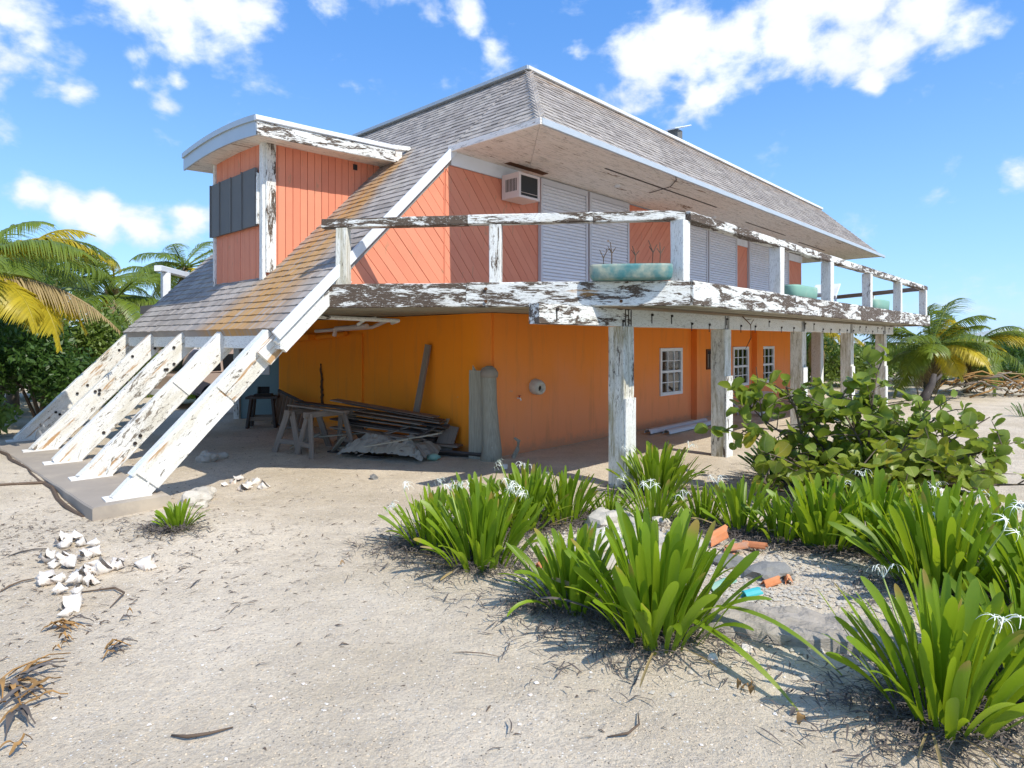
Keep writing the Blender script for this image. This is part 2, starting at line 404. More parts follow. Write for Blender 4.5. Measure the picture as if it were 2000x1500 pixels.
def beam(name, p0, p1, wd, ht, mat, parent=None, seg=.5, jit=.003, bev=.01, up=None, rag=0., rnd=R):
    """a timber from p0 to p1; its own X runs along it, wd across, ht up; slightly uneven"""
    p0, p1 = Vector(p0), Vector(p1); d = p1-p0; L = d.length; x = d.normalized()
    upv = Vector(up) if up else (Vector((0, 0, 1)) if abs(x.z) < .9 else Vector((-1, 0, 0)))
    y = upv.cross(x).normalized(); z = x.cross(y)
    n = max(1, int(L/seg)); a, b = wd/2, ht/2
    prof = [(-a+bev, -b), (a-bev, -b), (a, -b+bev), (a, b-bev), (a-bev, b), (-a+bev, b), (-a, b-bev), (-a, -b+bev)]
    v = []; f = []
    for i in range(n+1):
        for (py, pz) in prof:
            dx = rnd.uniform(-rag, rag) if i in (0, n) else 0
            v.append((L*i/n+dx, py+rnd.uniform(-jit, jit), pz+rnd.uniform(-jit, jit)))
    for i in range(n):
        for k in range(8): f.append((i*8+k, i*8+(k+1) % 8, i*8+8+(k+1) % 8, i*8+8+k))
    f += [tuple(range(8))[::-1], tuple(range(n*8, n*8+8))]
    o = mesh(name, v, f, mat, parent)
    mt = Matrix((x, y, z)).transposed().to_4x4(); mt.translation = p0
    o.matrix_basis = mt
    return o

def clip(poly, nx, ny, c):
    """keep nx*x+ny*y <= c"""
    out = []
    for i in range(len(poly)):
        a, b = poly[i], poly[(i+1) % len(poly)]
        da, db = nx*a[0]+ny*a[1]-c, nx*b[0]+ny*b[1]-c
        if da <= 0: out.append(a)
        if (da < 0 < db) or (db < 0 < da):
            k = da/(da-db); out.append((a[0]+(b[0]-a[0])*k, a[1]+(b[1]-a[1])*k))
    return out
def boards(poly, ang, width, fn, mat, parent, name='board', gap=.008, th=.02, off=0.):
    """clad the convex polygon with boards running at ang; fn(a,b,t) maps to 3D, t outward"""
    nx, ny = -math.sin(ang), math.cos(ang)
    ds = [nx*a+ny*b for a, b in poly]; k = math.floor((min(ds)-off)/width)
    n = 0
    while k*width+off < max(ds):
        lo, hi = k*width+off, (k+1)*width+off; k += 1
        q = clip(clip(poly, nx, ny, hi-gap/2), -nx, -ny, -(lo+gap/2))
        if len(q) < 3: continue
        ar = abs(sum(q[i][0]*q[(i+1) % len(q)][1]-q[(i+1) % len(q)][0]*q[i][1] for i in range(len(q))))/2
        if ar < .002: continue
        t = th+R.uniform(-.003, .003)
        G().prism(q, lambda a, b: fn(a, b, 0), lambda a, b: fn(a, b, t)).out(name, mat, parent); n += 1
    return n

# ---------------------------------------------------------------- ground
def ss(x, a, b):
    x = min(1, max(0, (x-a)/(b-a))); return x*x*(3-2*x)
def gh(x, y):
    d = Vector((x, y, 0))-P0; u = d.dot(dR); ww = d.dot(dL)
    h = (.14+.11*ss(ww, .5, 3.0))*ss(u, -4.2, -5.3)*ss(-u, 8.5, 6.6)*ss(ww, -2.2, -.2)*ss(-ww, -9.5, -7.5)
    h += .05*ss(x, .4, 1.4)*ss(-x, -6, -4)*ss(y, 3.4, 4.6)*ss(-y, -8.2, -6.8)
    if abs(x) < 30 and y < 45:
        h += .022*noise.noise(Vector((x*.5, y*.5, 0)))+.012*noise.noise(Vector((x*2.1, y*2.1, 3)))+.006*noise.noise(Vector((x*6, y*6, 6)))-.014*max(0, noise.noise(Vector((x*3.3, y*3.3, 16)))-.25)
    if y > 32: h += .25*ss(y, 32, 60)*(1+noise.noise(Vector((x*.04, y*.04, 9))))*.3
    return h
def steps(a, b, s0, lim, gr):
    out = [a]; s = s0
    while out[-1] < b:
        out.append(out[-1]+s)
        if out[-1] > lim: s *= gr
    return out
ys = [-40, -20, -10, -5, -2, 0]+steps(1., 600, .075, 11, 1.035)
xp = steps(0, 500, .085, 7.5, 1.05); xs = [-a for a in xp[:0:-1]]+xp
v = [(x, y, gh(x, y)) for y in ys for x in xs]; nx = len(xs)
f = [(j*nx+i, j*nx+i+1, (j+1)*nx+i+1, (j+1)*nx+i) for j in range(len(ys)-1) for i in range(nx-1)]
tag(mesh('sand_ground', v, f, 'sand', None, True), kind='structure')

def at(x, y, dz=0.): return Vector((x, y, gh(x, y)+dz))

# ================================================================ HOUSE
house = thing('house', P0, math.atan2(dR.y, dR.x), 'weathered orange and coral two-storey house with steep shingled roof and peeling white balcony', 'house')
DZ0, DZ1 = 2.557, 2.886          # deck underside and top

def wallmesh(name, holes, u0, u1, z0, z1, w0, w1, mat):
    """wall along u with rectangular holes (a,b,c,d)=(u0,u1,z0,z1)"""
    us = sorted({u0, u1, *[h[0] for h in holes], *[h[1] for h in holes]})
    zs = sorted({z0, z1, *[h[2] for h in holes], *[h[3] for h in holes]})
    g = G()
    def hole(i, j):
        if i < 0 or j < 0 or i >= len(us)-1 or j >= len(zs)-1: return True
        a, b = (us[i]+us[i+1])/2, (zs[j]+zs[j+1])/2
        return any(h[0] < a < h[1] and h[2] < b < h[3] for h in holes)
    for i in range(len(us)-1):
        for j in range(len(zs)-1):
            if hole(i, j): continue
            a, b, c, d = us[i], us[i+1], zs[j], zs[j+1]
            g.add([(a, w0, c), (b, w0, c), (b, w0, d), (a, w0, d)], [(0, 1, 2, 3)])
            g.add([(a, w1, c), (b, w1, c), (b, w1, d), (a, w1, d)], [(3, 2, 1, 0)])
            if hole(i-1, j): g.add([(a, w0, c), (a, w1, c), (a, w1, d), (a, w0, d)], [(3, 2, 1, 0)])
            if hole(i+1, j): g.add([(b, w0, c), (b, w1, c), (b, w1, d), (b, w0, d)], [(0, 1, 2, 3)])
            if hole(i, j-1): g.add([(a, w0, c), (b, w0, c), (b, w1, c), (a, w1, c)], [(3, 2, 1, 0)])
            if hole(i, j+1): g.add([(a, w0, d), (b, w0, d), (b, w1, d), (a, w1, d)], [(0, 1, 2, 3)])
    return g.out(name, mat, house)

WIN = [(5.82, 6.88, .76, 1.88), (10.05, 11.12, .76, 1.88), (12.1, 13.2, .76, 1.88)]
VENT = (8.3, 8.86, 1.30, 1.86)
wallmesh('ground_wall', WIN+[VENT], 0, 16.2, -.15, DZ0+.037, 0, .2, 'orange_wall')
G().box((0, .2, -.15), (.2, 8., DZ0+.037)).out('end_wall', 'orange_wall', house)
G().box((16., .2, -.15), (16.2, 8., DZ0+.037)).box((.2, 7.8, -.15), (16., 8., DZ0+.037)).out('back_wall', 'orange_wall', house)
# pilasters and thick wall panels standing proud
for u0, u1 in ((7.45, 7.95), (11.45, 11.95)):
    G().box((u0, -.16, -.15), (u1, -.002, DZ0+.036)).out('pilaster', 'orange_wall', house)
G().box((-.05, .03, -.15), (-.002, .80, DZ0+.036)).out('pilaster', 'orange_wall', house)
G().box((-.04, 4.08, -.15), (-.002, 5.75, DZ0-.3)).out('pilaster', 'orange_wall', house)
G().box((-.35, 5.85, 2.12), (-.002, 7.9, 2.24)).out('wall_ledge', 'orange_wall', house)
# cracked corner showing bare block
g = G(); n_ = 16; vv = []
for k in range(n_+1):
    z = .55+k*.062; wq = .13*(1-k/n_)**.7+.02; a0 = 5.78-wq*R.uniform(.6, 1.2); a1 = 5.79+R.uniform(.0, .05)
    vv += [(-.047-R.random()*.02, a0, z), (-.06-R.random()*.03, (a0+a1)/2, z), (-.047-R.random()*.02, a1, z)]
g.add(vv, [(k*3+i, k*3+i+1, k*3+i+4, k*3+i+3)[::-1] for k in range(n_) for i in (0, 1)])
g.out('cracked_block', 'rust_iron', house)
# interior so the windows look into rooms
G().box((.25, 2.6, 0), (15.9, 2.7, 2.5)).out('inner_wall', 'inside_wall', house)
G().box((.2, .2, .02), (16., 7.8, .06)).out('inner_floor', 'inside_wall', house)

for (a, b, c, d) in WIN:
    fr = G(); t = .05
    fr.box((a-.03, -.035, c-.03), (a+t, .06, d+.03)).box((b-t, -.035, c-.03), (b+.03, .06, d+.03))
    fr.box((a+t, -.035, d-t), (b-t, .06, d+.03)).box((a+t, -.035, c-.03), (b-t, .06, c+t))
    m0 = (c+d)/2; fr.box((a+t, -.025, m0-.03), (b-t, .05, m0+.03))
    cw = (b-a-2*t)/3
    for i in (1, 2): fr.box((a+t+cw*i-.011, -.015, c+t), (a+t+cw*i+.011, .02, m0-.03)).box((a+t+cw*i-.011, -.015, m0+.03), (a+t+cw*i+.011, .02, d-t))
    for z0, z1 in ((c+t, m0-.03), (m0+.03, d-t)): fr.box((a+t, -.013, (z0+z1)/2-.011), (b-t, .022, (z0+z1)/2+.011))
    wf = fr.out('window', 'trim_white', house)
    for i in range(3):
        for z0, z1 in ((c+t, m0-.03), (m0+.03, d-t)):
            for h in (0, 1):
                zz0 = z0+(z1-z0)/2*h
                G().box((a+t+cw*i+.012, .004, zz0+.012), (a+t+cw*(i+1)-.012, .009, zz0+(z1-z0)/2-.012)).out('pane', 'pane_glass', wf)
    n = 14; vv = []; ff = []
    for i in range(n*4+1):
        x = a+(b-a)*i/(n*4); y = .16+.025*math.sin(i*math.pi/2+i*.3)
        vv += [(x, y, m0-.28+.02*math.sin(i)), (x, y, d+.02)]
    for i in range(n*4): ff.append((2*i, 2*i+2, 2*i+3, 2*i+1))
    mesh('curtain', vv, ff, 'curtain', wf)
a, b, c, d = VENT
g = G().box((a, -.03, c), (a+.05, .04, d)).box((b-.05, -.03, c), (b, .04, d)).box((a+.05, -.03, d-.05), (b-.05, .04, d)).box((a+.05, -.03, c), (b-.05, .04, c+.05))
vt = g.out('vent_window', 'rust_iron', house)
G().box((a+.05, .02, c+.05), (b-.05, .03, d-.05)).out('vent_backing', 'dark_inside', vt)
for i in range(3): G().box((a+.12+i*.13, -.01, c+.05), (a+.16+i*.13, .01, d-.14)).out('bar', 'grey_wood', vt)

# ---------------------------------------------------------------- deck
A_, B_ = (-3.28, .05), (-.36, -3.96)          # chamfered edge on plan
C_, D_ = (15.6, -3.96), (18.5, -.2)
G().prism([(-3.3, .2), (-3.2, .06), (-.34, -3.86), (15.55, -3.86), (18.4, -.2), (18.4, 8), (-3.3, 8)],
          lambda a, b: (a, b, 2.70), lambda a, b: (a, b, DZ1-.01)).out('deck_floor', 'grey_wood', house)
wdt = .2; k = 0
while True:
    w0 = -3.84+k*wdt
    if w0+wdt > 0: break
    q = [(-5, w0+.005), (20, w0+.005), (20, w0+wdt-.005), (-5, w0+wdt-.005)]
    for (p, r) in ((A_, B_), (C_, D_)):
        ex, ey = r[0]-p[0], r[1]-p[1]; nl = math.hypot(ex, ey)
        nxx, nyy = ey/nl, -ex/nl                 # outward to smaller w
        q = clip(q, nxx if p is A_ else nxx, nyy, nxx*p[0]+nyy*p[1]-.05) if p is A_ else clip(q, -nxx*-1, -nyy*-1, nxx*p[0]+nyy*p[1]-.05)
    if len(q) > 2:
        zz = R.uniform(-.006, .006)
        G().prism(q, lambda a, b: (a, b, 2.60+zz), lambda a, b: (a, b, 2.635+zz)).out('deck_plank', 'drift_wood', house)
    k += 1
for k in range(16):
    w0 = .0+k*wdt; G().box((-3.2, w0+.005, 2.60+R.uniform(-.006, .006)), (-.055, w0+wdt-.005, 2.635)).out('deck_plank', 'drift_wood', house)
for u in np.arange(-.2, 16, 1.05): G().box((u, -3.85, 2.64), (u+.06, -.01, 2.70)).out('joist', 'grey_wood', house)

def fascia(p, r, cuts, mats):
    P, Q = Vector((*p, (DZ0+DZ1)/2)), Vector((*r, (DZ0+DZ1)/2))
    for i in range(len(cuts)-1):
        beam('fascia_board', P.lerp(Q, cuts[i]+.0006), P.lerp(Q, cuts[i+1]-.0006), .09, DZ1-DZ0+R.uniform(-.006, .006), mats[i % len(mats)], house, .25, .004, .012, rag=.004)
fascia(A_, B_, (0, .40, 1), ('paint_gone', 'paint_worn'))
fascia(B_, C_, (0, .24, .5, .78, 1), ('paint_deck', 'paint_deck', 'paint_gone', 'paint_deck'))
fascia(C_, D_, (0, .5, 1), ('paint_deck',))
for fr_, z in ((.455, 2.80), (.455, 2.63), (.82, 2.62)):
    p = Vector((*A_, z)).lerp(Vector((*B_, z)), fr_); nn = Vector((-(B_[1]-A_[1]), B_[0]-A_[0], 0)).normalized()*-1
    nn = Vector((-.81, -.59, 0))
    G().tube([p+nn*.045, p+nn*.062], .022, 8).out('bolt', 'rust_iron', house)

# railing
RZ = 3.826
def rail(p, r, mats, cuts=(0, 1), ext0=0., ext1=0.):
    P, Q = Vector((*p, RZ-.075)), Vector((*r, RZ-.075)); d = (Q-P).normalized(); P -= d*ext0; Q += d*ext1
    for i in range(len(cuts)-1):
        o = beam('handrail', P.lerp(Q, cuts[i]+.0005), P.lerp(Q, cuts[i+1]-.0005), .16, .13, mats[i % len(mats)], house, .3, .004, .012, rag=.003)
        o.location.z += R.uniform(-.006, .006)
ins = lambda p, q, k: (p[0]+(q[0]-p[0])*k, p[1]+(q[1]-p[1])*k)
RA, RB, RC, RD = (-3.2, .12), (-.33, -3.87), (15.5, -3.87), (18.35, -.2)
rail(RA, RB, ('paint_gone', 'paint_worn', 'paint_rail'), (0, .42, .76, 1), .1)
rail(RB, RC, ('paint_rail', 'paint_rail', 'paint_deck'), (0, .25, .5, .75, 1), 0, .05)
rail(RC, RD, ('grey_wood',))
def rpost(u, ww, mat='paint_sound', a=.15, ang=0.):
    up = (math.cos(ang), math.sin(ang), 0)
    beam('rail_post', (u, ww, DZ1+.002), (u, ww, RZ-.142), a, a, mat, house, .3, .003, .008, up=up)
chd = math.atan2(RB[1]-RA[1], RB[0]-RA[0])
for k_, mt in ((.04, 'paint_post'), (.485, 'paint_worn')): rpost(*ins(RA, RB, k_), mt, .165, chd)
rpost(-.36, -3.82, 'paint_sound', .19)
for u in (2.97, 5.73, 8.77, 11.9, 15.35): rpost(u, -3.86, 'paint_sound', .19)
rpost(*ins(RC, RD, .5), 'paint_sound', .17); rpost(*ins(RC, RD, .97), 'paint_sound', .17)
# back balcony rail seen beyond the roof
beam('handrail', (-2.95, 7.95, RZ-.06), (-.4, 10.8, RZ-.06), .16, .13, 'trim_white', house)
beam('rail_post', (-2.7, 8.2, 2.5), (-2.7, 8.2, RZ-.13), .17, .17, 'trim_white', house, up=(1, 0, 0))
G().box((-.4, 8, DZ0), (16, 10.6, DZ1)).prism([(-2.9, 8.), (-.4, 8.), (-.4, 10.6)], lambda a, b: (a, b, DZ0), lambda a, b: (a, b, DZ1)).out('back_deck', 'grey_wood', house)

# support beam, bolts and posts
bz = 2.425
cuts = (-2.24, -.2, 2.95, 6.98, 10.85, 14.55, 15.75)
for i in range(len(cuts)-1):
    beam('support_beam', (cuts[i]+.004, -2.88, bz), (cuts[i+1]-.004, -2.88, bz), .16, .25, 'paint_worn' if i == 0 else 'paint_beam', house, .4, .003, .01)
uu = -1.9
while uu < 15.5:
    z = bz+(.06 if int(uu*10) % 2 else -.05)
    if abs(uu+1.3) > .3:
        G().tube([(uu, -2.962, z), (uu, -2.985, z)], .022, 6).box((uu-.012, -2.966, z-.1-R.random()*.05), (uu+.012, -2.9625, z)).out('beam_bolt', 'black_iron', house)
    uu += R.uniform(.55, .8)
POSTS = [(-.3, -2.86), (2.98, -2.86), (7.02, -2.86), (10.87, -2.86), (14.57, -2.86)]
for i, (u, ww) in enumerate(POSTS):
    zb = gh(*H2W(u, ww).xy)-.08
    p = beam('support_post', (u, ww, zb), (u, ww, 2.298), .27, .27, 'paint_post', house, .4, .003, .012, up=(1, 0, 0))
    zt = (1.28, 1.46, 1.5, 1.4, 1.3)[i]
    pp = beam('post_patch', (u, ww-.151, zb), (u, ww-.151, zt), .27, .028, 'paint_sound', house, .4, .002, .004, up=(0, 1, 0))
    for du in (-.06, .02, .09):
        G().box((u+du, -2.9655, 2.31), (u+du+.022, -2.9625, 2.54)).out('rust_streak', 'black_iron', house)
beam('support_post', (17.4, -.1, -.1), (17.4, -.1, 2.55), .34, .34, 'paint_sound', house, up=(1, 0, 0))
beam('support_post', (-.2, 10., -.1), (-.2, 10., 2.55), .2, .2, 'paint_sound', house, up=(1, 0, 0))
tag(G().prism([(1.3, 1.0), (1.42, 1.0), (1.43, 1.28), (1.38, 1.62), (1.34, 1.55), (1.33, 1.3)], lambda a, b: (5.66+a, -3.0, b-.05), lambda a, b: (5.66+a, -3.008, b-.05)).out('paint_patch', 'turquoise', house), 'teal painted patch on the third support post')

# ---------------------------------------------------------------- upper long wall
G().prism([(-3.3, DZ1), (16, DZ1), (16, 5.24), (-.95, 5.24)], lambda a, b: (a, .03, b), lambda a, b: (a, .12, b)).out('upper_wall', 'coral_board', house)
G().box((15.9, .12, DZ1), (16., 7, 5.24)).out('upper_end_wall', 'coral_board', house)
fw = lambda a, b, t: (a, .028-t, b)
ang = math.atan2(3.05-3.86, -1.48+2.23)
boards([(-3.22, DZ1), (-1.165, DZ1), (-1.165, 4.96)], ang, .165, fw, 'coral_board', house)
boards([(-1.155, DZ1), (1.18, DZ1), (1.18, 5.0), (-1.12, 5.0)], ang*1.0-.05, .165, fw, 'coral_board', house)
boards([(4.45, DZ1), (6.42, DZ1), (6.42, 5.22), (4.45, 5.22)], .80, .165, fw, 'coral_board', house)
boards([(10.32, DZ1), (11.08, DZ1), (11.08, 4.95), (10.32, 4.95)], .80, .165, fw, 'coral_board', house)
boards([(14.6, DZ1), (15.95, DZ1), (15.95, 4.9), (14.6, 4.9)], -.8, .165, fw, 'coral_board', house)
G().box((-1.02, -.01, 5.02), (.72, .027, 5.25)).out('frieze_board', 'trim_white', house)
G().box((-1.17, -.005, DZ1), (-1.15, .027, 4.98)).out('corner_bead', 'coral_board', house)
G().box((10.3, -.01, 4.96), (11.1, .027, 5.24)).box((14.58, -.01, 4.91), (16.0, .027, 5.24)).out('head_trim', 'trim_white', house)
def shutter(u0, u1):
    g = G(); t = .06
    g.box((u0, -.05, DZ1), (u0+t, .027, 5.23)).box((u1-t, -.05, DZ1), (u1, .027, 5.23)).box((u0+t, -.05, 5.12), (u1-t, .027, 5.23))
    s = g.out('shutter', 'shutter_frame', house)
    n = 33; h = (5.12-DZ1)/n
    me = None
    for k in range(n):
        z = DZ1+k*h
        if me is None:
            a, b = u0+t+.003, u1-t-.003; gg = G()
            gg.add([(a, -.002, 0), (b, -.002, 0), (b, -.036, h*.22), (a, -.036, h*.22), (a, -.026, h*.90), (b, -.026, h*.90), (b, -.002, h), (a, -.002, h)],
                   [(0, 1, 2, 3), (3, 2, 5, 4), (4, 5, 6, 7)])
            o = gg.out('slat', 'shutter_white', s); me = o.data; o.location = (0, 0, z)
        else: inst('slat', me, s, (R.uniform(-.001, .001), R.uniform(-.001, .001), z))
for a, b in ((1.24, 2.76), (2.83, 4.36), (6.5, 8.33), (8.4, 10.25), (11.15, 12.85), (12.9, 14.55)): shutter(a, b)

# ---------------------------------------------------------------- soffit
SZ = 5.27
for k in range(9):
    w0 = -1.93+k*.215
    q = clip([(-3, w0), (18.9, w0), (18.9, w0+.208), (-3, w0+.208)], -1, 1, 1.03-1.95+.0-.0-.004)
    q = clip([(-3, w0), (18.9, w0), (18.9, w0+.208), (-3, w0+.208)], -1, 1, -.92-.004)
    z = SZ+R.uniform(-.004, .004)
    # keep u >= w+1.95-1.03
    for (a, b) in ((-3, 3.1+k*.3), (3.1+k*.3, 9.), (9., 18.9)):
        qq = clip(clip(q, 1, 0, b-.003), -1, 0, -(a+.003))
        if len(qq) > 2: G().prism(qq, lambda a, b: (a, b, z-.018), lambda a, b: (a, b, z)).out('soffit_board', 'soffit_paint', house)
for k in range(9):
    u0 = -1.01+k*.215
    q = clip([(u0, -3), (u0+.208, -3), (u0+.208, .02), (u0, .02)], 1, -1, .92-.004)
    z = SZ+R.uniform(-.004, .004)
    if len(q) > 2: G().prism(q, lambda a, b: (a, b, z-.018), lambda a, b: (a, b, z)).out('soffit_board', 'soffit_paint', house)
G().box((16., .02, SZ-.018), (18.9, 6.5, SZ)).out('far_soffit', 'soffit_paint', house)
# a fallen soffit strip shows the bare timber near the mitre
G().box((.1, -.30, SZ-.03), (1.15, -.16, SZ-.0185)).out('bare_strip', 'rust_iron', house)
G().box((1.6, -1.30, SZ-.024), (6.2, -1.26, SZ-.0186)).box((8.5, -1.05, SZ-.024), (11.4, -1.01, SZ-.0186)).box((13, -.9, SZ-.024), (15.6, -.85, SZ-.0186)).out('soffit_crack', 'dark_wood', house)
for uu_ in (2.8, 7.2, 12.1): G().tube([(uu_, -.75, SZ-.02), (uu_, -.75, SZ-.055)], .06, 10).out('soffit_light', 'trim_white', house)

# ---------------------------------------------------------------- roof
TH = .10
endp = [(-4.05, 0.), (-1.03, 0.), (-1.03, -1.95), (.82, -.10), (.82, 6.5), (-4.05, 6.5)]
rz = lambda u: u+6.30
roof_end = G().prism([(-4.05, .0), (.82, .0), (.82, 6.5), (-4.05, 6.5)], lambda a, b: (a+.07, b, rz(a)-TH-.07), lambda a, b: (a, b, rz(a)))
roof_end.prism([(-1.03, -1.95), (.82, -.10), (.82, 0.), (-1.03, 0.)], lambda a, b: (a, b, max(SZ+.001, rz(a)-TH)), lambda a, b: (a, b, rz(a)))
ro1 = roof_end.out('roof', 'shingle', house); ro1['label'] = 'end slope of the shingled roof, reaching low towards the struts'
rw = lambda ww: SZ+(ww+1.95)
rs = G().prism([(-1.03, -1.95), (19., -1.95), (17.7, -.1), (.82, -.1)], lambda a, b: (a, b, max(SZ+.001, rw(b)-TH)), lambda a, b: (a, b, rw(b)))
ro2 = rs.out('roof', 'shingle', house); ro2['label'] = 'long side slope of the shingled roof over the balcony'
G().prism([(19., -1.95), (19., 8.4), (17.7, 6.5), (17.7, -.1)], lambda a, b: (a, b, SZ), lambda a, b: (a, b, SZ+(19-a)*1.42)).out('far_roof', 'shingle', house)
G().box((.82, -.1, 6.9), (17.7, 6.5, 7.11)).out('flat_roof', 'metal_trim', house)

def shmesh(wd, ln, th):
    # lies in local XY: X across, Y up the slope, butt edge at y=0 thicker
    return ([(0, 0, 0), (wd, 0, 0), (wd, ln, 0), (0, ln, 0), (0, 0, th), (wd, 0, th), (wd, ln, th*.25), (0, ln, th*.25)],
            [(4, 5, 6, 7), (0, 1, 5, 4), (1, 2, 6, 5), (3, 0, 4, 7)])
EXP = .15
def shingles(poly, to3, right, upv, nrm, root, limit, score, rnd):
    """rows of shingles over a polygon given in (s = up slope, r = across); to3(s,r) -> origin"""
    rows = []; ss_ = [p[0] for p in poly]; k = 0
    s0 = min(ss_)
    while s0+k*EXP < max(ss_)-.02:
        s = s0+k*EXP
        q = clip(clip(poly, 1, 0, s+EXP*.6), -1, 0, -(s+.001))
        # possibly concave source: handled by caller with convex pieces
        if len(q) > 2:
            r0, r1 = min(p[1] for p in q), max(p[1] for p in q)
            r = r0-(0 if k % 2 else .07)
            while r < r1-.02:
                wd = rnd.uniform(.105, .165); a = max(r, r0); b = min(r+wd, r1)
                if b-a > .02: rows.append((s+rnd.uniform(-.006, .006), a+.002, b-.002, rnd.uniform(.018, .028)))
                r += wd
        k += 1
    rows.sort(key=lambda q: score(to3(q[0], (q[1]+q[2])/2)))
    mt = Matrix((right, upv, nrm)).transposed().to_4x4()
    var = []
    for i in range(6):
        vv, ff = shmesh(1., EXP*1.25, .017+i*.002); me = bpy.data.meshes.new('shingle'); me.from_pydata(vv, [], ff); me.materials.append(M('shingle')); var.append(me)
    g = G()
    for i, (s, a, b, th) in enumerate(rows):
        m_ = mt.copy(); m_.translation = to3(s, a)+nrm*.002
        if i < limit:
            o = bpy.data.objects.new('shingle', var[i % 6]); link(o, root)
            o.matrix_basis = m_ @ Matrix.Diagonal((b-a, 1, 1, 1))
        else:
            vv, ff = shmesh(b-a, EXP*1.25, th); g.add([m_ @ Vector(x) for x in vv], ff)
    o = g.out('shingle_field', 'shingle', root); o['kind'] = 'stuff'
rn = random.Random(3)
q2 = math.sqrt(.5)
upE, nE, rE = Vector((q2, 0, q2)), Vector((-q2, 0, q2)), Vector((0, -1, 0))
# end plane: across coordinate = -w ; s measured along the slope from u=-4.05
toE = lambda s, r: Vector((-4.05+s*q2, -r, rz(-4.05+s*q2)))
cpos = Vector((-(P0.dot(dR)), -(P0.dot(dL)), 2.1))
S1 = (-1.03+4.05)/q2; S2 = (.82+4.05)/q2
shingles([(0, -6.5), (0, -.0), (S2, -.0), (S2, -6.5)], toE, rE, upE, nE, ro1, 292, lambda p: (p-Vector((-3.9, .6, 2.4))).length, rn)
# small triangle beyond the wall corner (w<0)
shingles([(S1, 0.), (S1, 1.95), (S2, .10), (S2, 0.)], toE, rE, upE, nE, ro2, 0, lambda p: 0, rn)
upS, nS, rS = Vector((0, q2, q2)), Vector((0, -q2, q2)), Vector((1, 0, 0))
toS = lambda s, r: Vector((r, -1.95+s*q2, rw(-1.95+s*q2)))
shingles([(0, -1.03), (0, 19.), (1.85/q2, 17.7), (1.85/q2, .82)], toS, rS, upS, nS, ro2, 290, lambda p: (p-Vector((-.5, -1.9, 5.3))).length, rn)
# hip caps
for k in range(19):
    s = k/19; p = Vector((-1.03, -1.95, SZ+.01)).lerp(Vector((.82, -.1, 7.13)), s)
    d1 = Vector((-q2*0, .13, 0)); q_ = p+Vector((.11, .11, .125))
    hv = Vector((.097, .097, .097))
    G().add([p+Vector((0, .14, .0)), p+Vector((0, 0, .035)), p+Vector((.14, 0, 0)), p+hv+Vector((0, .14, 0)), p+hv+Vector((0, 0, .02)), p+hv+Vector((.14, 0, 0)),
             p+Vector((0, .14, -.02)), p+Vector((0, 0, .015)), p+Vector((.14, 0, -.02))],
            [(0, 1, 4, 3), (1, 2, 5, 4), (0, 6, 7, 1), (1, 7, 8, 2)]).out('hip_shingle', 'shingle', ro2)
# edge trims
def trim(name, p, r, wd, ht, mat, **k): return beam(name, p, r, wd, ht, mat, house, .6, .002, .006, **k)
trim('eave_trim', (-1.05, -1.99, SZ-.0), (19.02, -1.99, SZ-.0), .05, .10, 'metal_trim')
trim('eave_trim', (-1.06, .0, SZ+.0), (-1.06, -2.0, SZ+.0), .05, .10, 'soffit_paint')
trim('top_flashing', (.72, -.12, 7.15), (17.75, -.12, 7.15), .16, .07, 'trim_white')
trim('top_flashing', (.76, 6.5, 7.15), (.76, -.18, 7.15), .16, .07, 'metal_trim')
# rake board of the low slope
up45 = (-q2, 0, q2)
trim('rake_board', (-4.09, -.045, rz(-4.09)-.05), (-.98, -.045, rz(-.98)-.05), .05, .135, 'trim_white', up=up45)
trim('rake_soffit', (-4.0, .03, rz(-4.0)-.28), (-3.0, .03, rz(-3.0)-.28), .08, .22, 'paint_sound', up=up45)
beam('first_rafter', (-4.15, .20, 1.86), (-3.1, .20, 2.93), .14, .24, 'paint_strut', house, up=(-.7, 0, .7))
trim('eave_board', (-3.99, 6.5, 2.08), (-3.99, -.02, 2.08), .05, .19, 'paint_sound')
trim('eave_board', (-3.55, 6.5, 2.30), (-3.55, .3, 2.30), .07, .25, 'paint_sound')
# dark underside boards of the low slope
G().prism([(-3.9, .08), (-3.0, .08), (-3.0, 6.45), (-3.9, 6.45)], lambda a, b: (a, b, rz(a)-.24), lambda a, b: (a, b, rz(a)-.20)).out('sheathing', 'grey_wood', house)

# ---------------------------------------------------------------- dormer
DW0, DW1, DF, DT = 2.13, 4.13, -3.2, 5.42
db = G()
db.prism([(DF+.03, rz(DF)-.05), (-.95, DT-.05), (-.95, DT), (DF+.03, DT)], lambda a, b: (a, DW0+.03, b), lambda a, b: (a, DW1-.03, b))
dorm = db.out('dormer', 'coral_board', house)
boards([(DF+.06, rz(DF)+.06), (-.93, DT-.03), (-.93, DT), (DF+.06, DT)], math.pi/2, .135, lambda a, b, t: (a, DW0+.028-t, b), 'coral_board', dorm, gap=.009, th=.022)
boards([(DW0+.06, rz(DF)+.0), (DW1-.06, rz(DF)+.0), (DW1-.06, DT), (DW0+.06, DT)], math.pi/2, .085, lambda a, b, t: (DF+.028-t, a, b), 'coral_board', dorm, gap=.005, th=.018)
beam('corner_post', (DF-.0, DW0+.07, rz(DF)+.0), (DF-.0, DW0+.07, DT), .12, .07, 'paint_sound', dorm, up=(1, 0, 0))
beam('corner_post', (DF+.10, DW0-.01, rz(DF)+.12), (DF+.10, DW0-.01, DT), .05, .17, 'paint_worn', dorm, up=(1, 0, 0))
beam('corner_post', (DF, DW1-.02, rz(DF)+.0), (DF, DW1-.02, DT), .06, .06, 'paint_sound', dorm, up=(1, 0, 0))
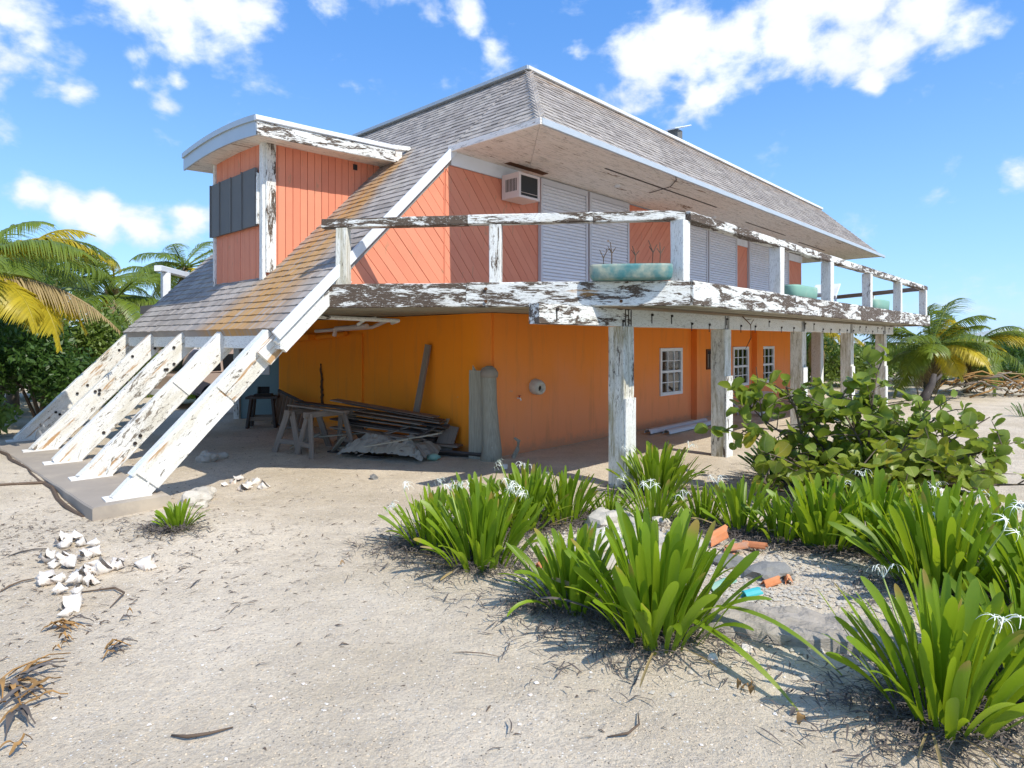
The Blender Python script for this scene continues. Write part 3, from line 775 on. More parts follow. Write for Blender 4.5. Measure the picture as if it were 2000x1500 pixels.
# storm panels, a bit out of line
px_ = [2.30, 2.80, 3.28, 3.74, 4.16]
for i in range(4):
    a, b = px_[i]+.012, px_[i+1]-.012; o_ = (.03, .01, .02, .01)[i]
    G().box((DF-.05-o_, a, 4.0), (DF-.02-o_*.4, b, 4.96)).out('storm_panel', 'storm_grey', dorm)
    G().box((DF-.075-o_, b-.02, 4.0), (DF-.05-o_, b+.005, 4.96)).out('panel_edge', 'storm_grey', dorm)
beam('window_jamb', (DF-.06, 2.255, 4.02), (DF-.06, 2.255, 4.86), .03, .05, 'paint_sound', dorm, up=(1, 0, 0))
# arched roof with deep fascia
ws = [1.62+(4.6-1.62)*i/10 for i in range(11)]
arc = lambda ww: .085*(1-((ww-3.11)/1.49)**2)
g = G(); top = []; n = 11
uf, ub = -3.55, -.80
vv = []
for ww in ws:
    z = 5.40+arc(ww)
    vv += [(uf, ww, z-.11), (uf, ww, z+.14), (ub, ww, z+.24), (ub, ww, 5.42)]
ff = []
for i in range(10):
    a = i*4; b = a+4
    ff += [(a, b, b+1, a+1)[::-1], (a+1, b+1, b+2, a+2)[::-1], (a+3, b+3, b, a)[::-1]]
ff += [(0, 1, 2, 3), (43, 42, 41, 40)]
droof = mesh('dormer_roof', vv, ff, 'soffit_paint', dorm)
g = G()
for i in range(10):
    w0, w1 = ws[i], ws[i+1]
    for (zo, h_, du) in ((-.13, .22, -.03), (.09, .09, -.06)):
        z0, z1 = 5.40+arc(w0)+zo, 5.40+arc(w1)+zo
        g.add([(uf+du, w0, z0), (uf+du, w1, z1), (uf+du, w1, z1+h_), (uf+du, w0, z0+h_), (uf, w0, z0), (uf, w1, z1), (uf, w1, z1+h_), (uf, w0, z0+h_)],
              [(0, 1, 2, 3)[::-1], (4, 5, 6, 7), (0, 1, 5, 4), (3, 2, 6, 7)[::-1]])
g.out('front_fascia', 'metal_trim', dorm)
beam('side_fascia', (uf-.035, 1.60, 5.37), (-.98, 1.60, 5.49), .04, .22, 'paint_worn', dorm)
beam('drip_edge', (uf-.065, 1.585, 5.525), (-.94, 1.585, 5.645), .07, .08, 'trim_white', dorm)
beam('drip_edge', (-1.0, 1.62, 5.66), (-.62, 1.62, 5.70), .06, .09, 'paint_sound', dorm)
G().box((-1.52, DW0-.012, 5.24), (-1.44, DW0+.0055, 5.34)).out('square_hole', 'dark_inside', dorm)
G().prism([(uf, 1.6), (ub+.3, 1.6), (ub+.3, 4.6), (uf, 4.6)], lambda a, b: (a, b, 5.42), lambda a, b: (a, b, 5.425)).out('dormer_ceiling', 'soffit_paint', dorm)

# ---------------------------------------------------------------- struts
TW = (.30, 1.85, 3.38, 4.90, 6.38)
for i, ww in enumerate(TW):
    wb = ww+.12
    P, Q = Vector((-5.70, wb, .22)), Vector((-3.92, ww, 2.14))
    s = beam('strut', P, Q, .15, .31, 'paint_strut', house, .22, .006, .012, up=(-.7, 0, .7), rag=.05)
    L = (Q-P).length
    # plumb-cut tail plate
    for k in range(5):
        x = L*R.uniform(.25, .95); z = R.uniform(-.12, .12)
        g = G().tube([(x, .076, z), (x, .094, z)], .024, 8); G_ = g
        g.tube([(x, -.076, z), (x, -.094, z)], .024, 8)
        g.out('bolt', 'black_iron', s)
    if i in (0, 1):
        beam('scarf_board', (L*.62, -.086, .0), (L*.99, -.086, 0), .02, .30, 'paint_strut', s, .2, .003, .003)
    if i == 0:
        beam('cladding_board', (L*.10, 0, .165), (L*.99, 0, .165), .17, .03, 'paint_sound', s, .3, .003, .004)
        beam('cladding_board', (L*.12, -.087, -.0), (L*.61, -.087, 0), .022, .31, 'paint_strut', s, .3, .003, .004)
    beam('strut_head', (-3.96, ww, 1.98), (-3.96, ww, 2.2), .14, .1, 'paint_sound', house, up=(1, 0, 0))
    G().prism([(-5.92, wb-.12), (-5.45, wb-.14), (-5.43, wb+.15), (-5.9, wb+.13)], lambda a, b: (a, b, .27), lambda a, b: (a, b, .292)).out('mortar_pad', 'concrete_white', house)
    beam('strut_clip', (-5.52, ww+.03, .285), (-5.47, ww+.02, .46), .03, .03, 'paint_sound', house, up=(1, 0, 0))

# plumbing below the deck
def pipe(pts, r, mat='ac_plastic'): G().tube(pts, r, 8).out('pipe', mat, house)
pipe([(-3.0, 1.2, 2.48), (-1.2, 1.2, 2.45), (-.6, 2.2, 2.44)], .035, 'paint_sound')
pipe([(-.5, 3.2, 2.40), (-.5, 4.4, 2.36), (-.5, 4.45, 2.2)], .05)
pipe([(-.3, 2.8, 2.5), (-.3, 3.3, 2.38), (-.3, 5.6, 2.32)], .04)
pipe([(-.12, 4.6, 2.25), (-.12, 6.8, 2.12)], .06, 'orange_wall')
pipe([(-1.4, 1.6, 2.5), (-1.2, 2.2, 2.5), (-1.25, 2.4, 2.4)], .03, 'paint_sound')

# ---------------------------------------------------------------- things on the house
def hthing(name, u, ww, z, label, cat, group=None, rz_=0.):
    o = thing(name, H2W(u, ww, z), math.atan2(dR.y, dR.x)+rz_, label, cat, group); return o
ac = hthing('air_conditioner', .46, -.02, 4.63, 'white window air conditioner with dark grille high on the coral wall beside the shutters', 'air conditioner')
g = G(); a = .28
g.box((-a, -.42, 0), (a, .0, .04)).box((-a, -.42, .40), (a, 0, .44)).box((-a, -.42, .04), (-a+.05, 0, .40)).box((a-.05, -.42, .04), (a, 0, .40))
g.out('casing', 'ac_plastic', ac)
G().box((-a+.05, -.405, .04), (a-.05, -.02, .40)).out('grille', 'ac_dark', ac)
for k in range(8): G().box((-a-.006, -.36+k*.035, .12), (-a-.0005, -.345+k*.035, .34)).out('louvre', 'ac_dark', ac)
G().box((-a+.05, -.425, .09), (a-.05, -.40, .095)).out('lip', 'ac_plastic', ac)
dish = hthing('solar_panel', 7.5, .55, 7.11, 'small pale tilted panel on a dark bracket standing on the roof top', 'panel')
beam('panel', (-.35, 0, .62), (.55, 0, .92), .5, .03, 'trim_white', dish)
G().box((-.05, -.15, 0), (.22, .15, .70)).out('bracket', 'storm_grey', dish)

def trough(name, u, ww, rz_, L, wd, ht, mat, label, plants):
    o = hthing(name, u, ww, DZ1+.004, label, 'planter', None, rz_)
    n = 20; rings = []
    prof = [(.80, 0.), (.93, .03), (1.0, ht*.55), (1.0, ht*.85), (.97, ht), (.90, ht), (.86, ht*.78)]
    vv = []
    for (k, z) in prof:
        for i in range(n):
            th = 2*math.pi*i/n; cx, sx = math.cos(th), math.sin(th)
            x = math.copysign(abs(cx)**.6, cx)*L/2*(1-(1-k)*wd/L*1.2); y = math.copysign(abs(sx)**.6, sx)*wd/2*k
            vv.append((x, y, z))
    ff = [tuple(range(n))[::-1]]+[(j*n+i, j*n+(i+1) % n, (j+1)*n+(i+1) % n, (j+1)*n+i) for j in range(len(prof)-1) for i in range(n)]+[tuple(range((len(prof)-1)*n, len(prof)*n))]
    mesh('basin', vv, ff, mat, o, True)
    mesh('soil', [(math.cos(i*.6283)*L*.42, math.sin(i*.6283)*wd*.40, ht*.80+R.uniform(-.01, .01)) for i in range(10)], [tuple(range(10))], 'litter', o)
    for k in range(plants):
        x = -L*.38+L*.76*k/max(1, plants-1)+R.uniform(-.07, .07); h = R.uniform(.14, .32)
        pts = [(x, 0, ht*.7), (x+R.uniform(-.02, .02), 0, ht+h*.5), (x+R.uniform(-.05, .05), 0, ht+h)]
        g = G().tube(pts, [.009, .008, .005], 5)
        for s in (-1, 1): g.tube([pts[1], (pts[1][0]+s*.05, .01, pts[1][2]+.06+R.random()*.05)], [.007, .005], 5)
        for q in range(R.choice((0, 2, 3))):
            a = q*1.6+k; t_ = Vector(pts[2]); g.add([t_, t_+Vector((math.cos(a)*.03, math.sin(a)*.03, .03)), t_+Vector((math.cos(a+.5)*.05, math.sin(a+.5)*.05, .01))], [(0, 1, 2)])
        g.out('stem', 'twig', o)
    return o
trough('planter', -.90, -3.40, chd, 1.08, .32, .20, 'turquoise', 'long chipped turquoise planter trough with bare twigs on the balcony corner', 5)
trough('planter', 4.6, -3.72, 0, 1.3, .34, .24, 'turquoise_pale', 'pale green planter trough on the balcony edge beside the second long-side rail post', 0)
trough('planter', 10.5, -3.7, 0, 1.5, .34, .26, 'turquoise_pale', 'pale green planter trough near the far end of the balcony edge', 0)
ch = hthing('deck_chair', 8.3, -2.9, DZ1+.002, 'white low slatted deck chair on the far balcony', 'chair')
for k in range(6): G().box((-.5+k*.16, -.3, .3), (-.38+k*.16, .3, .33)).out('seat_slat', 'trim_white', ch)
for x in (-.45, .4):
    for y in (-.28, .28): beam('leg', (x, y, 0), (x, y, .3), .05, .05, 'trim_white', ch, up=(1, 0, 0))
beam('backrest', (.42, 0, .3), (.75, 0, .62), .6, .03, 'trim_white', ch)
# wall lamp: a pale shell-shaped shade around a dark socket
wl = hthing('wall_lamp', 1.12, -.0, 1.22, 'weathered shell-shaped wall lamp on the coral ground wall left of the first post', 'lamp')
n = 12; vv = []; ff = []
prof = [(.0, .19), (.06, .19), (.13, .165), (.17, .12), (.15, .08), (.10, .055)]
for (y, r) in prof:
    for i in range(n):
        th = 2*math.pi*i/n; rr = r*(1+.14*math.sin(th)); vv.append((rr*math.cos(th)*.95, -y, rr*math.sin(th)*.8-.02-y*.12))
ff = [(j*n+i, j*n+(i+1) % n, (j+1)*n+(i+1) % n, (j+1)*n+i) for j in range(len(prof)-1) for i in range(n)]
mesh('shade', vv, ff, 'lime_rock', wl, True)
G().tube([(0, -.03, -.02), (0, -.11, -.03)], .052, 10).out('socket', 'black_iron', wl)
fa = hthing('faucet', .62, 0, 1.03, 'small red-handled garden tap on the coral wall left of the shell lamp', 'tap')
G().tube([(0, 0, 0), (0, -.07, 0), (0, -.09, -.04)], .016, 8).out('spout', 'shell', fa)
G().tube([(0, -.05, .015), (0, -.05, .045)], .01, 6).box((-.035, -.06, .045), (.035, -.04, .055)).out('handle', 'red_lens', fa)
# fallen wire from the roof and the gutter
wi = hthing('cable', 0, 0, 0, 'thin dark cable hanging from the long eave above the balcony', 'cable')
G().tube([(2.9, -2.0, 5.2), (3.2, -1.85, 5.235), (3.6, -1.5, 5.235), (3.8, -.9, 5.24)], .008, 5).out('wire', 'black_iron', wi)
wi2 = hthing('broken_branch', 3.6, -3.0, 2.5, 'thin bare twig dangling from the support beam between the second and third posts', 'twig')
G().tube([(0, 0, .05), (.25, -.05, -.1), (.15, -.1, -.35), (-.1, -.1, -.55)], [.012, .01, .008, .005], 5).tube([(.25, -.05, -.1), (.4, -.05, .0)], .007, 4).out('stem', 'rust_iron', wi2)

# slab that carries the struts
sb = thing('concrete_slab', H2W(0, 0), math.atan2(dR.y, dR.x), 'long low grey concrete slab carrying the feet of the white struts', 'slab')
g = G(); nn = 24
vv = []; 
for i in range(nn+1):
    w_ = .13+(7.4-.13)*i/nn; e = R.uniform(-.012, .012)
    vv += [(-6.10+e, w_, -.15), (-6.10+e, w_, .26), (-6.085+e, w_, .277), (-5.30-e, w_, .277), (-5.28-e, w_, .26), (-5.28-e, w_, -.15)]
ff = [(i*6+k, i*6+k+1, i*6+7+k, i*6+6+k)[::-1] for i in range(nn) for k in range(5)]+[(0, 1, 2, 3, 4, 5), tuple(range(nn*6, nn*6+6))[::-1]]
mesh('slab', vv, ff, 'concrete', sb)
root_ = thing('surface_root', at(-5.6, 7.4), 0, 'long dark root lying along the left edge of the concrete slab', 'root')
G().tube([Vector((*H2W(-6.14+.03*math.sin(k*2), 5.4-k*.5).xy, gh(*H2W(-6.14, 5.4-k*.5).xy)+.012+.012*math.sin(k*3)))-root_.location for k in range(11)], [.02+.008*math.sin(k) for k in range(11)], 6).out('root', 'twig', root_)
G().tube([Vector((*H2W(-6.12, 2.2).xy, gh(*H2W(-6.12, 2.2).xy)+.02))-root_.location, Vector((*H2W(-6.6, 2.4).xy, gh(*H2W(-6.6, 2.4).xy)+.02))-root_.location, Vector((*H2W(-7.0, 2.3).xy, gh(*H2W(-7., 2.3).xy)+.01))-root_.location], [.02, .016, .01], 6).out('side_root', 'twig', root_)

# ================================================================ things under the deck
def jt(name, X, Y, rz_, label, cat, group=None): return thing(name, at(X, Y), rz_, label, cat, group)
# dark work stool
st = jt('stool', -6.05, 15.3, .2, 'dark wooden work stool standing by the teal wall', 'stool')
G().box((-.36, -.3, .70), (.36, .3, .75)).out('seat', 'dark_wood', st)
for x in (-1, 1):
    for y in (-1, 1): beam('leg', (x*.32, y*.26, 0), (x*.24, y*.2, .70), .2, .06, 'dark_wood', st, up=(1, 0, 0))
for y in (-.25, .25): beam('stretcher', (-.33, y, .22), (.33, y, .22), .03, .09, 'grey_wood', st)
G().box((-.2, -.15, .752), (.2, .16, .80)).out('dark_lid', 'black_iron', st)
# slatted crib panel
cr = jt('slatted_panel', -5.35, 14.9, -.75, 'dark slatted bench side panel leaning between the stool and the trestles', 'panel')
for k in range(9): beam('slat', (-.65+k*.16, .0, .08), (-.72+k*.16, .18, .82-k*.03), .085, .025, 'grey_wood', cr, up=(1, 0, 0))
beam('rail', (-.78, .2, .86), (.66, .2, .60), .05, .07, 'dark_wood', cr); beam('rail', (-.72, .0, .08), (.72, 0, .04), .05, .06, 'grey_wood', cr)
def trestle(X, Y, rz_, label):
    o = jt('trestle', X, Y, rz_, label, 'sawhorse', 'grey wooden trestles beside the orange wall')
    beam('top_bar', (-.42, 0, .74), (.42, 0, .74), .12, .1, 'grey_wood', o)
    for x in (-1, 1):
        for y in (-1, 1): beam('leg', (x*.42, y*.30, -.02), (x*.33, y*.05, .75), .13, .045, 'grey_wood', o, up=(1, 0, 0))
        beam('brace', (x*.40, -.26, .20), (x*.40, .26, .20), .03, .09, 'grey_wood', o)
    return o
trestle(-4.05, 12.15, 1.15, 'weathered grey wooden trestle nearest the slatted panel, its narrow end to the yard')
trestle(-3.45, 11.65, .75, 'weathered grey wooden trestle with splayed wide legs, the one nearest the yard')
def plank(p0, p1, wd, th, label, mat='grey_wood', group=None, up=None):
    c = (Vector(p0)+Vector(p1))/2; o = thing('plank', Vector(p0), 0, label, 'plank', group)
    beam('board', (0, 0, 0), Vector(p1)-Vector(p0), wd, th, mat, o, .3, .004, .004, up=up, rag=.01)
    return o
GP = 'loose boards laid over the trestles'
plank((-4.3, 12.6, .86), (-2.75, 11.55, .83), .22, .03, 'reddish brown board lying across both trestles, topmost', 'dark_wood', GP)
plank((-4.35, 12.35, .835), (-3.0, 11.35, .81), .16, .03, 'narrow grey board lying across both trestles on the yard side', 'grey_wood', GP)
plank((-2.9, 12.7, .02), (-3.25, 12.3, .72), .30, .04, 'wide grey board leaning upright against the trestles', up=(.5, .8, 0))
plank(H2W(-.40, 1.90, .0), H2W(-.07, 1.74, 2.02), .15, .05, 'tall single plank leaning upright against the orange wall', 'grey_wood', up=(.7, .7, 0))
# board stack
GS = 'stacked grey boards beside the orange wall'
for k in range(11):
    z = .28+k*.038; dx = R.uniform(-.25, .25); dy = R.uniform(-.2, .2)
    a_ = (-3.35+dx, 12.55+dy*.6-(10-k)*.03, z+.10+k*.014+R.uniform(-.04, .04)); b_ = (-1.35+dx+R.uniform(-.2, .15), 11.75+dy-(10-k)*.035, z+R.uniform(-.01, .01))
    plank(a_, b_, R.uniform(.16, .28), .025, 'grey weathered board in the low stack behind the crumpled tarpaulin', 'grey_wood' if k % 3 else 'dark_wood', GS)
GC = 'broken board scraps thrown among the stacked boards'
for k in range(16):
    a0 = H2W(R.uniform(-2.1, -.5), R.uniform(.9, 4.2), R.uniform(.02, .30)); th = R.uniform(-.5, .9); l_ = R.uniform(.4, 1.3)
    b0 = a0+Vector((math.cos(th)*l_, -math.sin(th)*l_, R.uniform(-.1, .35))); b0.z = max(.03, b0.z)
    d_ = b0-P0
    if d_.dot(dR) > -.12: continue
    plank(a0, b0, R.uniform(.06, .22), .022, 'broken grey board scrap lying at an odd angle in the heap by the orange wall', R.choice(('grey_wood', 'drift_wood', 'dark_wood')), GC)
# crumpled tarp heap
tp = jt('tarpaulin', -2.2, 11.35, -.35, 'crumpled grey tarpaulin bundle in front of the board stack', 'tarpaulin')
vv = []; nx_, ny_ = 34, 16
for j in range(ny_+1):
    for i in range(nx_+1):
        x = -0.85+1.7*i/nx_; y = -.42+.84*j/ny_
        e = max(0, 1-(x/.86)**4)*max(0, 1-(y/.44)**4)
        h = .30*e**.5+.16*e*noise.noise(Vector((x*5, y*6, 1)))+.09*abs(noise.noise(Vector((x*11, y*12, 4))))
        vv.append((x+.05*noise.noise(Vector((x*6, y*6, 8))), y+.05*noise.noise(Vector((x*6, y*6, 18))), max(-.03, h)))
ff = [(j*(nx_+1)+i, j*(nx_+1)+i+1, (j+1)*(nx_+1)+i+1, (j+1)*(nx_+1)+i) for j in range(ny_) for i in range(nx_)]
mesh('sheet', vv, ff, 'tarp', tp)
for k in range(7):
    x = U(-.6, .7); beam('batten', (x, U(-.4, -.1), U(.15, .3)), (x+U(-.3, .3), U(-.5, -.3), U(.05, .22)), .05, .02, 'grey_wood', tp)
bg = jt('plastic_bag', -1.38, 10.98, 0, 'small pale blue-white plastic bottle lying at the right end of the tarpaulin', 'bottle')
G().tube([(-.1, 0, .06), (.0, 0, .07), (.06, .0, .07), (.1, 0, .07), (.13, 0, .07)], [.04, .065, .06, .03, .02], 10).out('body', 'turquoise_pale', bg, True)
bx = jt('box', *H2W(-.30, 1.42).xy, .82, 'dark stained wooden box against the foot of the orange wall', 'box')
G().box((-.22, -.17, 0), (.22, .17, .03)).box((-.22, -.17, .03), (-.19, .17, .4)).box((.19, -.17, .03), (.22, .17, .4)).box((-.19, -.17, .03), (.19, -.14, .4)).box((-.19, .14, .03), (.19, .17, .4)).out('body', 'dark_wood', bx)
G().box((-.23, -.18, .402), (.23, .18, .425)).out('lid', 'grey_wood', bx)
plank(H2W(-.38, .98, .0), H2W(-.14, 1.0, .50), .34, .025, 'square grey board leaning at the foot of the corner post', 'grey_wood', up=(.3, .9, 0))
plank((-1.55, 11.75, .18), (-.95, 11.55, .16), .26, .035, 'round-ended grey board lying flat before the dark box', 'grey_wood')
plank((-1.65, 11.6, .05), (-.25, 11.0, .05), .2, .045, 'long dark board lying on the sand towards the corner', 'dark_wood', up=(.2, .5, .8))
plank(H2W(-.42, 1.18, .0), H2W(-.10, 1.12, .62), .08, .03, 'thin stick of timber leaning beside the square board', 'drift_wood')
plank(H2W(-.25, 1.5, .45), H2W(-.28, .95, .53), .12, .03, 'short brown board lying on the scraps by the corner', 'dark_wood')
# weathered log posts at the corner
lg = jt('weathered_post', -.62, 11.16, 0, 'flat grey weathered board post standing at the house corner, left of the rounded log', 'post')
beam('post', (0, 0, -.05), (.0, .06, 1.52), .3, .08, 'drift_wood', lg, .2, .006, .01, up=(.3, .9, 0), rag=.05)
G().add([(-.03, .02, 1.48), (-.10, .06, 1.50), (-.08, .05, 1.66), (.02, .05, 1.50), (.10, .07, 1.62), (.11, .04, 1.48)], [(0, 1, 2), (0, 2, 3), (3, 4, 5)]).out('splinter', 'drift_wood', lg)
lo = jt('weathered_log', -.38, 11.02, 0, 'rounded grey weathered log standing at the house corner before the coral wall', 'log')
pts = [(0, 0, -.08), (.03, 0, .15), (.01, .0, .5), (-.02, .02, 1.0), (-.03, .05, 1.45), (-.02, .06, 1.60), (-.02, .06, 1.64)]
tr_ = G().tube([(z, y, -x) for x, y, z in pts], [.20, .175, .15, .135, .135, .11, .05], 12).out('trunk', 'drift_wood', lo, True); tr_.rotation_euler = (0, -math.pi/2, 0)
G().tube([(-.02, .05, 1.44), (-.02, .05, 1.52), (-.02, .05, 1.60), (-.02, .05, 1.63)], [.15, .16, .11, .03], 12).out('cap', 'concrete', lo, True)
wt = jt('root_scrap', .02, 11.15, 0, 'curled grey root scrap beside the foot of the weathered log', 'root')
G().tube([(0, 0, .0), (.08, .02, .15), (.1, .0, .3), (.02, .0, .36)], [.04, .04, .035, .02], 7).out('root', 'drift_wood', wt)

# gutters and lounger by the long wall
def gutter(p0, p1, label):
    o = thing('gutter', Vector(p0), 0, label, 'gutter', 'old metal gutters on the sand below the first window')
    d = Vector(p1)-Vector(p0); x = d.normalized(); y = Vector((-x.y, x.x, 0)); vv = []; n = 8
    for e in (0, 1):
        for rr in (.09, .08):
            for i in range(n+1):
                th = math.pi*i/n; vv.append(d*e+y*math.cos(th)*rr+Vector((0, 0, math.sin(th)*rr)))
    m_ = n+1; ff = []
    for i in range(n):
        ff += [(i, i+1, 2*m_+i+1, 2*m_+i), (m_+i, 3*m_+i, 3*m_+i+1, m_+i+1), (i, m_+i, m_+i+1, i+1), (2*m_+i, 2*m_+i+1, 3*m_+i+1, 3*m_+i)]
    mesh('channel', vv, ff, 'shutter_frame', o)
gutter(H2W(4.3, -.55, .03), H2W(7.0, -.60, .05), 'grey half-round metal gutter on the sand nearest the coral wall')
gutter(H2W(4.6, -.85, .02), H2W(7.3, -.80, .02), 'grey half-round metal gutter on the sand, the one farther from the wall')
ln = hthing('lounger', 9.6, -.75, 0, 'grey folded sun lounger leaning against the coral wall behind the second post', 'lounger')
for k in range(7): beam('slat', (-1.25+k*.20, -.3, .72-k*.11), (-1.25+k*.20, .3, .72-k*.11), .10, .02, 'shutter_frame', ln)
for y in (-.32, .32):
    beam('frame_rail', (-1.4, y, .78), (.2, y, -.02), .05, .06, 'shutter_frame', ln); beam('leg', (-.2, y, .0), (-.55, y, .42), .05, .05, 'shutter_frame', ln)
beam('backrest', (.1, 0, .05), (.75, 0, .62), .62, .03, 'shutter_white', ln)

# teal wall, its niche and shelf, below the back balcony
tw = thing('teal_wall', (-6.3, 16.9, 0), 0, 'flat teal grey outbuilding wall with a dark niche behind the stool', 'wall')
G().box((-1.0, 0, -.1), (1.2, .12, .62)).box((-1.0, 0, .86), (1.2, .12, 2.3)).box((-1.0, 0, .62), (-.55, .12, .86)).box((-.22, 0, .62), (1.2, .12, .86)).out('wall', 'teal_wall', tw)
G().box((-.56, .1, .6), (-.2, .3, .9)).out('niche', 'dark_inside', tw)
G().box((-.58, -.03, .58), (-.2, .02, .62)).out('sill', 'trim_white', tw)
G().box((-1.0, -.02, 1.18), (-.22, -.002, 1.36)).box((-1.0, -.03, 1.36), (-.22, -.002, 1.42)).out('shelf', 'trim_white', tw)
beam('corner_post', (-1.08, -.02, -.1), (-1.08, -.02, 2.5), .13, .16, 'paint_sound', tw, up=(1, 0, 0))

# ---------------------------------------------------------------- vehicles behind
def suv(X, Y, rz_, paint, label, glass_back=True):
    o = jt('parked_car', X, Y, rz_, label, 'car')
    # side profile in (x,z), rear at -x
    low = [(-2.2, .45), (-2.25, .6), (-2.25, 1.0), (-2.2, 1.08), (2.2, 1.0), (2.32, .85), (2.32, .5), (2.2, .42)]
    cab = [(-2.18, 1.08), (-2.0, 1.72), (-1.85, 1.82), (.35, 1.82), (.6, 1.75), (1.15, 1.06)]
    def body(prof, hw, ins_, name, mat):
        n = len(prof); vv = []; ff = []
        for s, kk in ((-hw, 1), (-hw+.05, 0), (hw-.05, 0), (hw, 1)):
            for x, z in prof:
                c = (sum(p[0] for p in prof)/n, sum(p[1] for p in prof)/n); q = 1-.04*kk
                vv.append((c[0]+(x-c[0])*q, (s if not ins_ else s*(1-ins_*(z-1.06))), c[1]+(z-c[1])*q))
        for j in range(3): ff += [(j*n+i, j*n+(i+1) % n, (j+1)*n+(i+1) % n, (j+1)*n+i)[::-1] for i in range(n)]
        ff += [tuple(range(n)), tuple(range(3*n, 4*n))[::-1]]
        return mesh(name, vv, ff, mat, o)
    body(low, .92, 0, 'body', paint); body(cab, .86, .16, 'cabin', paint)
    G().add([(-2.205, -.62, 1.16), (-2.205, .62, 1.16), (-2.055, .56, 1.62), (-2.055, -.56, 1.62)], [(0, 1, 2, 3)[::-1]]).out('rear_window', 'car_glass', o)
    for s in (-1, 1):
        y0, y1 = s*.872, s*.80
        for a, b in ((-1.85, -.95), (-.85, .0), (.1, .85)):
            q = [(a, y0, 1.14), (b, y0, 1.14), (b-(.35 if b > .5 else 0), y1, 1.66), (a, y1, 1.66)]
            G().add(q, [(0, 1, 2, 3) if s < 0 else (3, 2, 1, 0)]).out('side_window', 'car_glass', o)
        G().box((-2.27, s*.78-.08, .75), (-2.2, s*.78+.08, 1.02)).out('tail_light', 'red_lens', o)
        for x in (-1.4, 1.45):
            G().tube([(x, s*.70, .36), (x, s*.93, .36)], .36, 18).out('wheel', 'tyre', o)
            G().tube([(x, s*.925, .36), (x, s*.94, .36)], .21, 12).out('rim', 'car_silver', o)
    G().box((-2.36, -.86, .42), (-2.2, .86, .60)).out('rear_bumper', 'shutter_frame', o)
    return o
suv(-9.75, 21.4, rad(66), 'car_beige', 'beige sport utility car parked beyond the white struts, its rear window showing')
wb = jt('wheelbarrow', -8.1, 18.2, .4, 'dark blue wheelbarrow standing on the shaded sand before the beige car', 'wheelbarrow')
n = 10; vv = []
for (z, kx, ky) in ((.32, .30, .2), (.62, .52, .36), (.64, .54, .38)):
    for i in range(n):
        th = 2*math.pi*i/n; vv.append((kx*math.cos(th), ky*math.sin(th), z))
mesh('tray', vv, [tuple(range(n))[::-1]]+[(j*n+i, j*n+(i+1) % n, (j+1)*n+(i+1) % n, (j+1)*n+i) for j in range(2) for i in range(n)], 'car_blue', wb, True)
G().tube([(.62, -.05, .2), (.62, .05, .2)], .2, 16).out('wheel', 'tyre', wb)
for y in (-.24, .24):
    G().tube([(.62, y*.3, .2), (-.3, y, .36), (-1., y*1.1, .6)], .02, 6).out('handle', 'grey_wood', wb); G().tube([(-.35, y, .0), (-.3, y, .36)], .02, 6).out('leg', 'black_iron', wb)

# ================================================================ plants
def smesh(name, v, f, mat, smooth=True):
    me = bpy.data.meshes.new(name); me.from_pydata([tuple(a) for a in v], [], f); me.materials.append(M(mat))
    if smooth: me.polygons.foreach_set('use_smooth', [True]*len(me.polygons))
    return me
def strap(L, wd, bend, mat, twist=0., n=7, tipw=1.):
    """a strap leaf growing up +Z, arching to +X, channelled, round-tipped"""
    v = []; f = []; x = z = 0; a = 0
    ts = (0, .14, .30, .46, .62, .76, .87, .94, .98, 1.); n = 9
    for i in range(n+1):
        t = ts[i]; dt = (ts[min(n, i+1)]-t)
        wq = wd*(.55+.45*math.sin(min(1, t*1.6)*math.pi/2))
        if t > .80: wq *= math.sqrt(max(0.01, 1-((t-.80)/.201)**2))
        fold = .18*wq*(1-t*.6)
        tw = twist*t; cx, sy = math.cos(tw), math.sin(tw)
        nx_, nz_ = math.cos(a), -math.sin(a)
        for s in (-1, 0, 1):
            y = s*wq/2; o = (fold if s else 0)
            v.append((x+nx_*(-o)+sy*y*nx_, cx*y, z+nz_*(-o)+sy*y*nz_))
        a = bend*(t**1.3)*1.25; x += math.sin(a)*L*dt; z += math.cos(a)*L*dt
    for i in range(n):
        k = i*3; f += [(k, k+1, k+4, k+3), (k+1, k+2, k+5, k+4)]
    return v, f
LV = {}
for mt in ('lily_leaf', 'lily_dark'):
    LV[mt] = []
    for k in range(16):
        v, f = strap(1, .092+.026*(k % 3-1), (.10, .25, .42, .62, .85, 1.15, 1.5, .3)[k % 8]+.05*(k//8), mt, (-.5, .3, .7, 0)[k % 4])
        LV[mt].append(smesh('leaf', v, f, mt))
DL = [smesh('dead_leaf', *strap(1, .07, (.3, .5, .15)[k], '', .9-.6*k), ('palm_dry', 'dry_leaf_grey', 'palm_dry')[k]) for k in range(3)]
# bloom: drooping narrow petals with curved filaments
def bloom(seed):
    r = random.Random(seed); g = G()
    for fl in range(r.choice((3, 4, 5))):
        az = r.uniform(0, 6.28); b = Vector((math.cos(az)*.07, math.sin(az)*.07, .05+r.uniform(-.02, .05)))
        g.tube([(0, 0, 0), b*.6+Vector((0, 0, .02)), b], .004, 4, False)
        for k in range(6):
            a = k*1.047+r.uniform(-.2, .2); L = r.uniform(.07, .11); pr_ = b; d = Vector((math.cos(a), math.sin(a), .9)).normalized()
            sd_ = Vector((-math.sin(a), math.cos(a), 0))*.0028; v = [b-sd_, b+sd_]; f = []
            for q in range(5):
                d = (d+Vector((0, 0, -.48))).normalized(); pr_ = pr_+d*L/5
                v += [pr_-sd_*(1-q*.15), pr_+sd_*(1-q*.15)]; f.append((2*q, 2*q+1, 2*q+3, 2*q+2))
            g.add(v, f)
    return smesh('bloom', g.v, g.f, 'petal')
BL = [bloom(i) for i in range(5)]
